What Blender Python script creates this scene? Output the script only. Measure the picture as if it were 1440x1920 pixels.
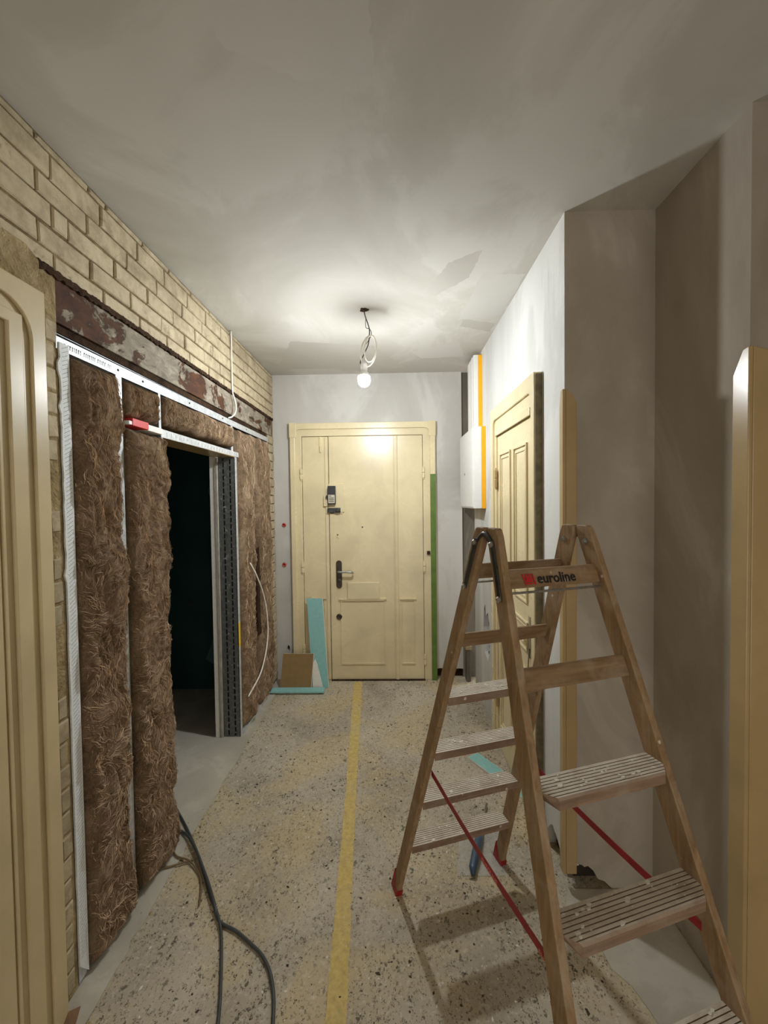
import bpy, bmesh, math, random
import numpy as np
from mathutils import Vector, Matrix

for o in list(bpy.data.objects):
    bpy.data.objects.remove(o)
C = bpy.context.scene.collection
SC = bpy.context.scene
random.seed(7)

# ------------------------------------------------------------------ camera
FPX = 780.0
pitch, yaw, roll = (math.radians(a) for a in (1.54, 1.21, -0.735))
fwd = Vector((-math.sin(yaw)*math.cos(pitch), math.cos(yaw)*math.cos(pitch), -math.sin(pitch)))
right = Vector((math.cos(yaw), math.sin(yaw), 0))
up = right.cross(fwd)
r2 = right*math.cos(roll) + up*math.sin(roll)
u2 = -right*math.sin(roll) + up*math.cos(roll)
cam_data = bpy.data.cameras.new('camera')
cam = bpy.data.objects.new('camera', cam_data)
C.objects.link(cam)
cam_data.sensor_fit = 'VERTICAL'
cam_data.sensor_height = 36.0
cam_data.lens = 36.0*FPX/1920.0
cam_data.clip_start = 0.02
cam.matrix_world = Matrix(((r2.x, u2.x, -fwd.x, 0), (r2.y, u2.y, -fwd.y, 0), (r2.z, u2.z, -fwd.z, 1.70), (0, 0, 0, 1)))
SC.camera = cam

# ------------------------------------------------------------------ world and exposure
world = bpy.data.worlds.new('world'); SC.world = world
world.use_nodes = True
bg = world.node_tree.nodes['Background']
bg.inputs[0].default_value = (1.0, 0.94, 0.86, 1)
bg.inputs[1].default_value = 2.0  # ambient fill, added to brighten the near part of the hall
SC.view_settings.view_transform = 'Standard'
SC.view_settings.look = 'None'
SC.view_settings.exposure = 0.0
SC.view_settings.gamma = 1.0
SC.view_settings.use_curve_mapping = False
BULB_STRENGTH = 980.0

# ------------------------------------------------------------------ dimensions of the place (metres)
XL, XR, YB, ZC = -1.12, 0.732, 3.938, 2.897
YR, YN, XN = 1.786, 1.32, 1.108

# ------------------------------------------------------------------ materials
def srgb(r, g, b):
    def f(c):
        c /= 255.0
        return c/12.92 if c <= 0.04045 else ((c+0.055)/1.055)**2.4
    return (f(r), f(g), f(b), 1.0)

class NT:
    def __init__(self, name):
        self.m = bpy.data.materials.new(name); self.m.use_nodes = True
        self.t = self.m.node_tree; self.n = self.t.nodes
        self.b = self.n['Principled BSDF']
        self.tc = self.n.new('ShaderNodeTexCoord')
    def link(self, a, b): self.t.links.new(a, b)
    def mapping(self, scale=(1, 1, 1), rot=(0, 0, 0), src=None):
        m = self.n.new('ShaderNodeMapping')
        m.inputs['Scale'].default_value = scale; m.inputs['Rotation'].default_value = rot
        self.link(src or self.tc.outputs['Object'], m.inputs['Vector'])
        return m.outputs[0]
    def noise(self, scale, detail=4, rough=.55, dist=0, vec=None):
        n = self.n.new('ShaderNodeTexNoise')
        n.inputs['Scale'].default_value = scale; n.inputs['Detail'].default_value = detail
        n.inputs['Roughness'].default_value = rough; n.inputs['Distortion'].default_value = dist
        self.link(vec or self.tc.outputs['Object'], n.inputs['Vector'])
        return n.outputs['Fac']
    def voronoi(self, scale, feature='F1', vec=None, rand=1.0):
        n = self.n.new('ShaderNodeTexVoronoi'); n.feature = feature
        n.inputs['Scale'].default_value = scale; n.inputs['Randomness'].default_value = rand
        self.link(vec or self.tc.outputs['Object'], n.inputs['Vector'])
        return n
    def ramp(self, fac, stops):
        r = self.n.new('ShaderNodeValToRGB')
        el = r.color_ramp.elements
        while len(el) > 1: el.remove(el[-1])
        el[0].position = stops[0][0]; el[0].color = stops[0][1] if not isinstance(stops[0][1], (int, float)) else (stops[0][1],)*3+(1,)
        for p, c in stops[1:]:
            e = el.new(p); e.color = c if not isinstance(c, (int, float)) else (c,)*3+(1,)
        self.link(fac, r.inputs[0])
        return r.outputs[0]
    def mix(self, fac, a, b, mode='MIX'):
        m = self.n.new('ShaderNodeMix'); m.data_type = 'RGBA'; m.blend_type = mode
        if isinstance(fac, (int, float)): m.inputs[0].default_value = fac
        else: self.link(fac, m.inputs[0])
        for i, v in ((6, a), (7, b)):
            if isinstance(v, tuple): m.inputs[i].default_value = v
            else: self.link(v, m.inputs[i])
        return m.outputs[2]
    def math(self, op, a, b=None):
        m = self.n.new('ShaderNodeMath'); m.operation = op
        for i, v in enumerate((a, b)):
            if v is None: continue
            if isinstance(v, (int, float)): m.inputs[i].default_value = v
            else: self.link(v, m.inputs[i])
        return m.outputs[0]
    def sep(self, vec=None):
        s = self.n.new('ShaderNodeSeparateXYZ'); self.link(vec or self.tc.outputs['Object'], s.inputs[0]); return s.outputs
    def bump(self, h, strength=.3, dist=.01, prev=None):
        b = self.n.new('ShaderNodeBump'); b.inputs['Strength'].default_value = strength; b.inputs['Distance'].default_value = dist
        self.link(h, b.inputs['Height'])
        if prev: self.link(prev, b.inputs['Normal'])
        self.link(b.outputs[0], self.b.inputs['Normal'])
        return b.outputs[0]
    def out(self, col, rough=.6, metal=0.0, spec=.5):
        if isinstance(col, tuple): self.b.inputs['Base Color'].default_value = col
        else: self.link(col, self.b.inputs['Base Color'])
        if isinstance(rough, (int, float)): self.b.inputs['Roughness'].default_value = rough
        else: self.link(rough, self.b.inputs['Roughness'])
        self.b.inputs['Metallic'].default_value = metal
        self.b.inputs['Specular IOR Level'].default_value = spec
        return self.m

def m_plain(name, col, rough=.6, metal=0.0, var=.12, scale=30, bump=.1, spec=.5):
    t = NT(name)
    d = tuple(c*(1-var) for c in col[:3])+(1,); l = tuple(min(1, c*(1+var)) for c in col[:3])+(1,)
    n = t.noise(scale, 5)
    t.bump(n, bump, .004)
    return t.out(t.ramp(n, [(.3, d), (.7, l)]), rough, metal, spec)

def m_plaster(name, dark, light, scale=2.2, stroke=(1, 1, 1), fine=.25, scuff=None):
    t = NT(name)
    v = t.mapping(stroke)
    n1 = t.noise(scale, 6, .62, .8, v)
    n2 = t.noise(scale*.45, 3, .5, .3, v)
    n3 = t.noise(60, 3)
    a = t.ramp(n1, [(.32, dark), (.50, tuple((d+l)/2 for d, l in zip(dark, light))), (.56, light), (.8, light)])
    b = t.ramp(n2, [(.35, .82), (.65, 1.0)])
    col = t.mix(1.0, a, b, 'MULTIPLY')
    if scuff:
        s = t.noise(scale*3.1, 7, .7, 1.5, v)
        col = t.mix(t.ramp(s, [(.60, 0.0), (.70, .8)]), col, scuff)
    h = t.math('ADD', t.math('MULTIPLY', n1, 1.0), t.math('MULTIPLY', n3, fine))
    t.bump(h, .35, .006)
    return t.out(col, .85, 0, .2)

def m_cream(name, base, gloss=.28, dirt=.06):
    t = NT(name)
    n = t.noise(3.2, 6, .6, .4); n2 = t.noise(34, 4)
    d = tuple(c*.84 for c in base[:3])+(1,); l = tuple(min(1, c*1.05) for c in base[:3])+(1,)
    col = t.ramp(n, [(.3, d), (.65, l)])
    chips = t.noise(17, 6, .7, .5)
    col = t.mix(t.ramp(chips, [(.72, 0.0), (.76, dirt)]), col, srgb(120, 92, 55))
    t.bump(n, .02, .002)
    r = t.ramp(n, [(.3, gloss*1.05), (.7, gloss*.95)])
    return t.out(col, r, 0, .5)

def m_floor():
    t = NT('terrazzo_floor_dust')
    xyz = t.sep()
    base = t.ramp(t.noise(2.3, 6, .6, .6), [(.3, srgb(158, 147, 128)), (.7, srgb(196, 185, 165))])
    yel = t.ramp(t.noise(1.5, 5, .6, .8), [(.46, 0.0), (.62, .62)])
    base = t.mix(yel, base, srgb(198, 178, 134))
    # dark stone chips of two sizes, only some cells
    for sc, th, keep, dk, jit in ((30, .23, .60, srgb(70, 64, 58), .10), (62, .27, .52, srgb(78, 70, 62), .055), (125, .32, .46, srgb(92, 83, 72), .03)):
        warp = t.noise(sc*1.5, 2)
        wv = t.n.new('ShaderNodeVectorMath'); wv.operation = 'SCALE'; wv.inputs[3].default_value = jit*.55
        nz = t.n.new('ShaderNodeTexNoise'); nz.inputs['Scale'].default_value = sc*1.7; t.link(t.tc.outputs['Object'], nz.inputs['Vector'])
        t.link(nz.outputs['Color'], wv.inputs[0])
        ad = t.n.new('ShaderNodeVectorMath'); ad.operation = 'ADD'
        t.link(t.mapping((1, .72, 1)), ad.inputs[0]); t.link(wv.outputs[0], ad.inputs[1])
        vo = t.voronoi(sc, vec=ad.outputs[0])
        m = t.ramp(vo.outputs['Distance'], [(th*.75, 1.0), (th*1.3, 0.0)])
        rnd = t.sep(vo.outputs['Color'])[0]
        k = t.math('GREATER_THAN', rnd, keep)
        patch = t.ramp(t.noise(5, 3), [(.32, .35), (.55, 1.0)])
        base = t.mix(t.math('MULTIPLY', t.math('MULTIPLY', m, k), t.math('MULTIPLY', patch, .85)), base, dk)
    lt = t.noise(46, 5, .7)
    base = t.mix(t.ramp(lt, [(.54, 0.0), (.72, .6)]), base, srgb(226, 220, 207))
    dust = t.noise(1.1, 5, .65, .5)
    base = t.mix(t.ramp(dust, [(.52, 0.0), (.72, .38)]), base, srgb(208, 199, 180))
    t.bump(t.math('ADD', t.noise(70, 5, .7), t.math('MULTIPLY', t.noise(9, 4), 1.5)), .45, .006)
    return t.out(base, .88, 0, .2)

def m_wool(name, seed):
    t = NT(name)
    v0 = t.mapping((1, 1, .55), (.3+seed, .2, .1*seed))
    w = t.n.new('ShaderNodeTexNoise'); w.inputs['Scale'].default_value = 7; w.inputs['Detail'].default_value = 3
    t.link(v0, w.inputs['Vector'])
    sc = t.n.new('ShaderNodeVectorMath'); sc.operation = 'SCALE'; sc.inputs[3].default_value = .38; t.link(w.outputs['Color'], sc.inputs[0])
    ad = t.n.new('ShaderNodeVectorMath'); ad.operation = 'ADD'; t.link(v0, ad.inputs[0]); t.link(sc.outputs[0], ad.inputs[1])
    fib = t.noise(34, 7, .72, 2.2, ad.outputs[0])
    strand = t.noise(90, 5, .7, 3.0, ad.outputs[0])
    big = t.noise(5.5, 5, .6, 1.2, v0)
    col = t.ramp(fib, [(.30, srgb(70, 54, 42)), (.45, srgb(124, 101, 79)), (.58, srgb(162, 137, 109)), (.74, srgb(214, 192, 162))])
    col = t.mix(.55, col, t.ramp(big, [(.28, srgb(82, 64, 51)), (.5, srgb(146, 121, 96)), (.72, srgb(200, 176, 146))]))
    h = t.math('ADD', t.math('MULTIPLY', fib, 1.0), t.math('MULTIPLY', strand, .35))
    t.bump(h, .9, .016)
    return t.out(col, .95, 0, .1)

def m_brick():
    t = NT('painted_brick_cream')
    oi = t.n.new('ShaderNodeObjectInfo')
    n = t.noise(16, 6, .65); n2 = t.noise(90, 3)
    col = t.ramp(n, [(.28, srgb(160, 145, 118)), (.55, srgb(194, 180, 150)), (.8, srgb(206, 194, 164))])
    col = t.mix(t.ramp(oi.outputs['Random'], [(0.0, 0.0), (1.0, .35)]), col, srgb(172, 156, 128))
    grime = t.noise(9, 7, .7, 1.0)
    col = t.mix(t.ramp(grime, [(.57, 0.0), (.70, .7)]), col, srgb(112, 92, 70))
    st = t.noise(2.6, 6, .65, .6)
    col = t.mix(t.ramp(st, [(.48, 0.0), (.66, .62)]), col, srgb(128, 114, 90))
    t.bump(t.math('ADD', n2, t.math('MULTIPLY', n, 2)), .35, .005)
    return t.out(col, .78, 0, .3)

def m_mortar(name='old_mortar', a=srgb(92, 76, 56), b=srgb(160, 142, 108)):
    t = NT(name)
    n = t.noise(11, 7, .7, .8); n2 = t.noise(55, 4)
    col = t.ramp(n, [(.3, a), (.68, b)])
    t.bump(t.math('ADD', n2, t.math('MULTIPLY', n, 2.5)), .8, .012)
    return t.out(col, .95, 0, .1)

def m_lintel():
    t = NT('rusty_peeling_lintel')
    v = t.mapping((1, .65, 1.3))
    n = t.noise(5.0, 9, .68, .7, v); n2 = t.noise(17, 7, .7, .6, v); n3 = t.noise(3.3, 5, .6, .5)
    paint = t.ramp(n2, [(.3, srgb(104, 96, 84)), (.55, srgb(146, 136, 120)), (.75, srgb(192, 181, 160))])
    rust = t.ramp(n2, [(.3, srgb(46, 31, 22)), (.55, srgb(82, 52, 34)), (.75, srgb(112, 70, 42))])
    y = t.sep()
    bias = t.ramp(t.math('SUBTRACT', y[1], 1.2), [(0.0, .12), (.35, .06), (.75, -.03 if False else 0.0), (1.0, 0.0)])
    f = t.ramp(t.math('ADD', t.math('MULTIPLY', t.math('ADD', n, n3), .5), t.math('MULTIPLY', bias, 1.0)), [(.525, 0.0), (.545, 1.0)])
    col = t.mix(f, paint, rust)
    t.bump(t.math('ADD', t.math('MULTIPLY', f, -1.0), n2), .6, .008)
    return t.out(col, .8, 0, .3)

def m_galv(name, a, b, rough=.38, metal=.75, spots=True):
    t = NT(name)
    n = t.noise(40, 5, .6, .4); n2 = t.noise(7, 4)
    col = t.ramp(n, [(.3, a), (.7, b)])
    if spots:
        s = t.noise(24, 6, .7, .6)
        col = t.mix(t.ramp(s, [(.60, 0.0), (.70, .7)]), col, srgb(214, 212, 205))
    t.bump(n, .08, .003)
    return t.out(col, rough, metal, .5)

def m_wood(name, a, b, splat=.25, axis=2, dust=0.0):
    t = NT(name)
    s = [16, 16, 16]; s[axis] = 1.2
    v = t.mapping(tuple(s))
    g = t.noise(3.0, 6, .6, 1.2, v)
    col = t.ramp(g, [(.3, a), (.7, b)])
    if dust:
        dn = t.noise(14, 6, .7, .6)
        ge = t.n.new('ShaderNodeNewGeometry'); upz = t.ramp(t.sep(ge.outputs['Normal'])[2], [(.5, .12), (.9, 1.0)])   # dust settles on what faces up
        col = t.mix(t.math('MULTIPLY', t.ramp(dn, [(.25, .35), (.55, dust)]), upz), col, srgb(208, 198, 180))
    bl = t.noise(10, 6, .66, .6)
    col = t.mix(t.ramp(bl, [(.45, 0.0), (.75, .45)]), col, srgb(186, 172, 150))
    sp = t.voronoi(26); rn = t.sep(sp.outputs['Color'])[0]
    wob = t.math('ADD', sp.outputs['Distance'], t.math('MULTIPLY', t.noise(60, 3), .3))
    m = t.math('MULTIPLY', t.ramp(wob, [(.24, 1.0), (.30, 0.0)]), t.math('GREATER_THAN', rn, 1-splat))
    col = t.mix(t.math('MULTIPLY', m, .8), col, srgb(220, 213, 198))
    t.bump(g, .25, .003)
    return t.out(col, .62, 0, .35)

def m_emit(name, col, s):
    t = NT(name)
    t.b.inputs['Emission Color'].default_value = col
    t.b.inputs['Emission Strength'].default_value = s
    return t.out((1, 1, 1, 1), .4)

M = {}
M['ceiling'] = m_plaster('grey_skimmed_ceiling', srgb(186, 182, 172), srgb(206, 203, 195), 1.3, (1, .8, 1), .10)
M['back'] = m_plaster('white_skimmed_plaster', srgb(188, 184, 176), srgb(212, 209, 202), 1.3, (1, 1, .6), .2, None)
M['right'] = m_plaster('white_scuffed_plaster', srgb(196, 194, 189), srgb(222, 221, 216), 2.0, (1, 1, .35), .25, None)
M['recess'] = m_plaster('grey_plaster', srgb(158, 147, 132), srgb(190, 181, 168), 1.3, (1, 1, .6), .2, None)  # greyer plaster than on the right wall
M['floor'] = m_floor()
M['screed'] = m_plaster('smooth_screed', srgb(178, 171, 156), srgb(196, 189, 174), 3.2, (1, 1, 1), .5, None)
M['cream'] = m_cream('cream_gloss_paint', srgb(222, 206, 166))
M['cream_old'] = m_cream('cream_paint_worn', srgb(196, 179, 140), .34, .5)
M['cream_trim'] = m_cream('ochre_cream_paint', srgb(180, 154, 108), .25, .35)
M['green'] = m_plain('old_green_paint', srgb(92, 118, 48), .55, 0, .2, 14)
M['rawedge'] = m_plain('raw_grey_wood_edge', srgb(120, 108, 82), .85, 0, .3, 25, .4)
M['teal'] = m_plain('teal_plasterboard_paper', srgb(142, 190, 186), .85, 0, .06, 40, .05, .15)
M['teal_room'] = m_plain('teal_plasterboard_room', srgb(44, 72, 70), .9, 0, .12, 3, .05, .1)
M['room_patch'] = m_plain('grey_teal_patch', srgb(78, 104, 100), .9, 0, .1, 6, .05, .1)
M['kraft'] = m_plain('brown_board_paper', srgb(142, 116, 78), .85, 0, .08, 20, .05, .15)
M['gypsum'] = m_plain('white_gypsum_edge', srgb(226, 222, 212), .9, 0, .08, 60, .2, .15)
M['brick'] = m_brick()
M['mortar'] = m_mortar()
M['mortar_l'] = m_mortar('pale_mortar', srgb(128, 108, 76), srgb(190, 172, 132))
M['rubble'] = m_mortar('dark_rubble', srgb(34, 25, 20), srgb(84, 64, 48))
M['dark'] = m_plain('dark_cavity', srgb(60, 54, 46), .95, 0, .3, 12, .4, .1)
M['chase'] = m_plaster('dark_grey_chase', srgb(84, 80, 72), srgb(120, 114, 102), 3.0, (1, 1, .3), .4)
M['lintel'] = m_lintel()
M['wool'] = [m_wool('brown_glass_wool_%s' % w, i) for i, w in enumerate(('a', 'b', 'c'))]
M['fibre'] = m_plain('glass_wool_fibre', srgb(206, 182, 152), .95, 0, .3, 20, .0, .1)
M['fibre_d'] = m_plain('glass_wool_fibre_dark', srgb(112, 88, 68), .95, 0, .3, 20, .0, .1)
M['fibre_m'] = m_plain('glass_wool_fibre_mid', srgb(168, 140, 112), .95, 0, .3, 20, .0, .1)
M['galv'] = m_galv('galvanised_steel', srgb(176, 180, 182), srgb(214, 217, 218), .42, .35)
M['galv_d'] = m_galv('galvanised_steel_shaded', srgb(104, 108, 108), srgb(138, 142, 142), .45, .55, False)  # darker copy of the galvanised steel, shade put into its colour
M['ua'] = m_galv('dark_slotted_steel', srgb(80, 82, 80), srgb(112, 114, 111), .5, .3, True)
M['mortar_g'] = m_plain('dusty_board_edge', srgb(176, 170, 156), .9, 0, .25, 14, .3, .1)
M['foam'] = m_plain('white_edge_tape', srgb(226, 230, 230), .7, 0, .1, 150, .6, .3)
M['foam_g'] = m_plain('grey_edge_strip', srgb(164, 166, 160), .8, 0, .15, 60, .4, .2)
M['red'] = m_plain('red_plastic', srgb(206, 50, 46), .45, 0, .1, 20)
M['white'] = m_plain('white_plastic', srgb(232, 231, 226), .4, 0, .03, 20, .02)
M['orange'] = m_plain('orange_paint', srgb(250, 178, 8), .5, 0, .06, 20, .05)
M['yellow'] = m_plain('yellow_tape', srgb(228, 190, 50), .6, 0, .1, 30)
M['cable_g'] = m_plain('dark_grey_cable', srgb(70, 72, 72), .5, 0, .15, 40)
M['cable_b'] = m_plain('black_grey_cable', srgb(62, 66, 66), .5, 0, .15, 40)
M['cable_w'] = m_plain('white_cable', srgb(228, 224, 214), .5, 0, .06, 40)
M['cable_t'] = m_plain('tan_cable', srgb(118, 96, 66), .6, 0, .15, 40)
M['wood'] = m_wood('ladder_wood', srgb(122, 96, 66), srgb(162, 132, 96), .20, 2)
M['wood_r'] = m_wood('ladder_board_wood', srgb(116, 90, 62), srgb(154, 124, 90), .22, 0)
M['tread'] = m_wood('dusty_ladder_tread', srgb(104, 76, 56), srgb(140, 108, 80), .42, 0, .95)
M['red_strap'] = m_galv('red_strap_webbing', srgb(128, 16, 26), srgb(160, 26, 36), .5, 0, False)
M['strap_print'] = m_plain('pale_strap_print', srgb(226, 130, 120), .6, 0, .05, 20)
M['redfoot'] = m_plain('red_rubber_foot', srgb(150, 26, 30), .5, 0, .15, 25)
M['steel'] = m_galv('worn_steel', srgb(150, 148, 142), srgb(196, 194, 188), .35, .85, False)
M['steel_d'] = m_galv('dark_steel', srgb(58, 60, 58), srgb(92, 94, 90), .4, .7, False)
M['black'] = m_plain('black_plastic', srgb(46, 46, 48), .45, 0, .2, 30)
M['bronze'] = m_plain('dark_bronze_plate', srgb(74, 64, 54), .4, .5, .15, 30)
M['print'] = m_plain('dark_print', srgb(26, 24, 26), .6, 0, .05, 20, 0)
M['print_g'] = m_plain('faint_grey_print', srgb(150, 154, 156), .6, 0, .05, 20, 0)
M['logo_red'] = m_plain('red_print', srgb(186, 32, 34), .6, 0, .05, 20, 0)
M['label'] = m_plain('pale_label', srgb(196, 188, 166), .6, 0, .05, 20, 0)
M['floor_line'] = None
M['debris_l'] = m_plain('plaster_crumb', srgb(218, 212, 198), .9, 0, .1, 40)
M['debris_d'] = m_plain('dark_grit', srgb(70, 58, 46), .9, 0, .25, 40)
M['blue_tool'] = m_plain('dark_blue_tool', srgb(62, 84, 104), .35, 0, .35, 12, .2)
M['brown_chip'] = m_plain('brown_wood_chip', srgb(122, 92, 66), .8, 0, .2, 12, .3)
M['film'] = None

def build_line_mat():
    t = NT('faded_yellow_floor_paint')
    n = t.noise(38, 6, .7); n2 = t.noise(4, 4); v = t.noise(9, 4, .6, 0, t.mapping((14, 1, 1)))
    col = t.ramp(n, [(.32, srgb(178, 155, 104)), (.52, srgb(206, 180, 108)), (.72, srgb(218, 198, 136))])
    col = t.mix(t.ramp(v, [(.5, 0.0), (.75, .4)]), col, srgb(192, 174, 130))
    col = t.mix(t.ramp(n2, [(.45, 0.0), (.75, .45)]), col, srgb(190, 176, 146))
    t.bump(n, .3, .004)
    return t.out(col, .85, 0, .2)
M['floor_line'] = build_line_mat()
def build_film_mat():
    t = NT('clear_plastic_film')
    n = t.noise(18, 5, .6, 1.0)
    t.bump(n, .8, .01)
    t.b.inputs['Alpha'].default_value = .38
    return t.out(srgb(205, 205, 200), .25, 0, .6)
M['film'] = build_film_mat()

# ------------------------------------------------------------------ mesh helpers
def finish(name, verts, faces, mat, parent=None, smooth=False, bevel=0.0, recalc=True):
    me = bpy.data.meshes.new(name)
    me.from_pydata([tuple(v) for v in verts], [], [tuple(f) for f in faces])
    if recalc:
        bm = bmesh.new(); bm.from_mesh(me)
        bmesh.ops.recalc_face_normals(bm, faces=bm.faces)
        bm.to_mesh(me); bm.free()
    me.materials.append(mat)
    if smooth:
        me.polygons.foreach_set('use_smooth', [True]*len(me.polygons))
    o = bpy.data.objects.new(name, me); C.objects.link(o)
    if parent is not None: o.parent = parent
    if bevel > 0:
        b = o.modifiers.new('bevel', 'BEVEL'); b.width = bevel; b.segments = 2; b.limit_method = 'ANGLE'
    return o

IDENT = lambda a, b, n: (a, b, n)
class MB:
    """collects shapes; f maps plane coordinates (a, b, out-of-plane n) to the world"""
    def __init__(self, f=IDENT): self.v = []; self.fc = []; self.f = f
    def add(self, pts, faces):
        k = len(self.v); self.v += [self.f(*p) for p in pts]; self.fc += [tuple(i+k for i in f) for f in faces]; return self
    def box(self, a0, a1, b0, b1, n0, n1):
        p = [(a, b, n) for n in (n0, n1) for b in (b0, b1) for a in (a0, a1)]
        return self.add(p, [(0, 1, 3, 2), (4, 6, 7, 5), (0, 4, 5, 1), (2, 3, 7, 6), (0, 2, 6, 4), (1, 5, 7, 3)])
    def prism(self, poly, n0, n1):
        k = len(poly)
        p = [(a, b, n0) for a, b in poly]+[(a, b, n1) for a, b in poly]
        return self.add(p, [tuple(range(k)), tuple(range(2*k-1, k-1, -1))]+[(i, (i+1) % k, k+(i+1) % k, k+i) for i in range(k)])
    def strip(self, outer, inner, n0, n1):
        """solid band between two polylines of equal length"""
        k = len(outer)
        p = [(a, b, n) for n in (n0, n1) for L in (outer, inner) for a, b in L]
        O0, I0, O1, I1 = 0, k, 2*k, 3*k
        f = []
        for i in range(k-1):
            f += [(O0+i, O0+i+1, I0+i+1, I0+i), (O1+i, I1+i, I1+i+1, O1+i+1), (O0+i, O1+i, O1+i+1, O0+i+1), (I0+i, I0+i+1, I1+i+1, I1+i)]
        f += [(O0, I0, I1, O1), (O0+k-1, O1+k-1, I1+k-1, I0+k-1)]
        return self.add(p, f)
    def tube(self, path, r, seg=8, cap=True):
        P = [Vector(p) for p in path]; n = len(P)
        T = [(P[min(i+1, n-1)]-P[max(i-1, 0)]).normalized() for i in range(n)]
        ref = Vector((0, 0, 1)) if abs(T[0].z) < .9 else Vector((1, 0, 0))
        u = T[0].cross(ref).normalized(); pts = []
        for i in range(n):
            u = (u-T[i]*u.dot(T[i])).normalized(); w = T[i].cross(u)
            rr = r[i] if isinstance(r, (list, tuple)) else r
            for s in range(seg):
                a = 2*math.pi*s/seg
                pts.append(tuple(P[i]+u*(rr*math.cos(a))+w*(rr*math.sin(a))))
        f = [(i*seg+s, i*seg+(s+1) % seg, (i+1)*seg+(s+1) % seg, (i+1)*seg+s) for i in range(n-1) for s in range(seg)]
        if cap: f += [tuple(range(seg-1, -1, -1)), tuple((n-1)*seg+s for s in range(seg))]
        return self.add(pts, f)
    def lathe(self, prof, center, axis='z', seg=16):
        """prof: list of (radius, height along axis)"""
        cx, cy, cz = center; pts = []
        for r, h in prof:
            for s in range(seg):
                a = 2*math.pi*s/seg; c, d = r*math.cos(a), r*math.sin(a)
                pts.append({'z': (cx+c, cy+d, cz+h), 'y': (cx+c, cy+h, cz+d), 'x': (cx+h, cy+c, cz+d)}[axis])
        n = len(prof)
        f = [(i*seg+s, i*seg+(s+1) % seg, (i+1)*seg+(s+1) % seg, (i+1)*seg+s) for i in range(n-1) for s in range(seg)]
        f += [tuple(range(seg)), tuple((n-1)*seg+s for s in range(seg))]
        return self.add(pts, f)
    def build(self, name, mat, parent=None, smooth=False, bevel=0.0):
        return finish(name, self.v, self.fc, mat, parent, smooth, bevel)

def panel_holes(name, outer, holes, f, n0, n1, mat, parent=None):
    """flat slab with irregular holes cut through it"""
    bm = bmesh.new(); edges = []
    for loop in [outer]+holes:
        vs = [bm.verts.new((a, b, 0)) for a, b in loop]
        edges += [bm.edges.new((vs[i], vs[(i+1) % len(vs)])) for i in range(len(vs))]
    bmesh.ops.triangle_fill(bm, use_beauty=True, use_dissolve=False, edges=edges)
    geom = bmesh.ops.extrude_face_region(bm, geom=list(bm.faces))
    for e in geom['geom']:
        if isinstance(e, bmesh.types.BMVert): e.co.z = n1-n0
    for v in bm.verts: v.co = Vector(f(v.co.x, v.co.y, v.co.z+n0))
    bmesh.ops.recalc_face_normals(bm, faces=bm.faces)
    me = bpy.data.meshes.new(name); bm.to_mesh(me); bm.free()
    me.materials.append(mat)
    o = bpy.data.objects.new(name, me); C.objects.link(o)
    if parent is not None: o.parent = parent
    return o

def tag(o, label=None, cat=None, group=None, kind=None):
    if label: o['label'] = label
    if cat: o['category'] = cat
    if group: o['group'] = group
    if kind: o['kind'] = kind
    return o
def empty(name, loc=(0, 0, 0), rz=0.0):
    o = bpy.data.objects.new(name, None); C.objects.link(o); o.location = loc; o.rotation_euler = (0, 0, rz)
    o.empty_display_size = .1
    return o
def spline(pts, n=12):
    """Catmull-Rom through the points"""
    P = [Vector(p) for p in pts]; P = [P[0]*2-P[1]]+P+[P[-1]*2-P[-2]]; out = []
    for i in range(1, len(P)-2):
        for k in range(n):
            t = k/n; a, b, c, d = P[i-1:i+3]
            out.append(.5*((2*b)+(c-a)*t+(2*a-5*b+4*c-d)*t*t+(3*b-a-3*c+d)*t**3))
    out.append(P[-2]); return [tuple(p) for p in out]

# gradient noise on numpy arrays
_rs = np.random.RandomState(3)
_perm = _rs.permutation(256); _perm = np.concatenate([_perm, _perm, _perm])
_grad = _rs.normal(size=(256, 3)); _grad /= np.linalg.norm(_grad, axis=1)[:, None]
def pnoise(x, y, z):
    xi, yi, zi = np.floor(x).astype(int), np.floor(y).astype(int), np.floor(z).astype(int)
    fx, fy, fz = x-xi, y-yi, z-zi
    u, v, w = (t*t*t*(t*(t*6-15)+10) for t in (fx, fy, fz))
    r = 0
    for i in (0, 1):
        for j in (0, 1):
            for k in (0, 1):
                h = _perm[_perm[_perm[(xi+i) & 255]+((yi+j) & 255)]+((zi+k) & 255)]
                g = _grad[h]
                d = g[..., 0]*(fx-i)+g[..., 1]*(fy-j)+g[..., 2]*(fz-k)
                r = r+d*(u if i else 1-u)*(v if j else 1-v)*(w if k else 1-w)
    return r

backf = lambda a, b, n: (a, YB-n, b)        # plane of the far wall: a = X, b = Z
rightf = lambda a, b, n: (XR-n, a, b)       # plane of the right wall: a = Y, b = Z
leftf = lambda a, b, n: (XL+n, a, b)        # plane of the left wall
endf = lambda a, b, n: (a, YR-n, b)         # wall face that closes the recess
def jag(p, q, n, amp, seed):
    """ragged line between two points"""
    r = random.Random(seed); out = []
    for i in range(n):
        t = i/n; out.append((p[0]+(q[0]-p[0])*t+(r.uniform(-amp, amp) if i else 0), p[1]+(q[1]-p[1])*t+(r.uniform(-amp, amp) if i else 0)))
    return out
def blob(ca, cb, ra, rb, n, seed, j=.25):
    r = random.Random(seed)
    return [(ca+ra*math.cos(2*math.pi*i/n)*(1+r.uniform(-j, j)), cb+rb*math.sin(2*math.pi*i/n)*(1+r.uniform(-j, j))) for i in range(n)]

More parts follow.
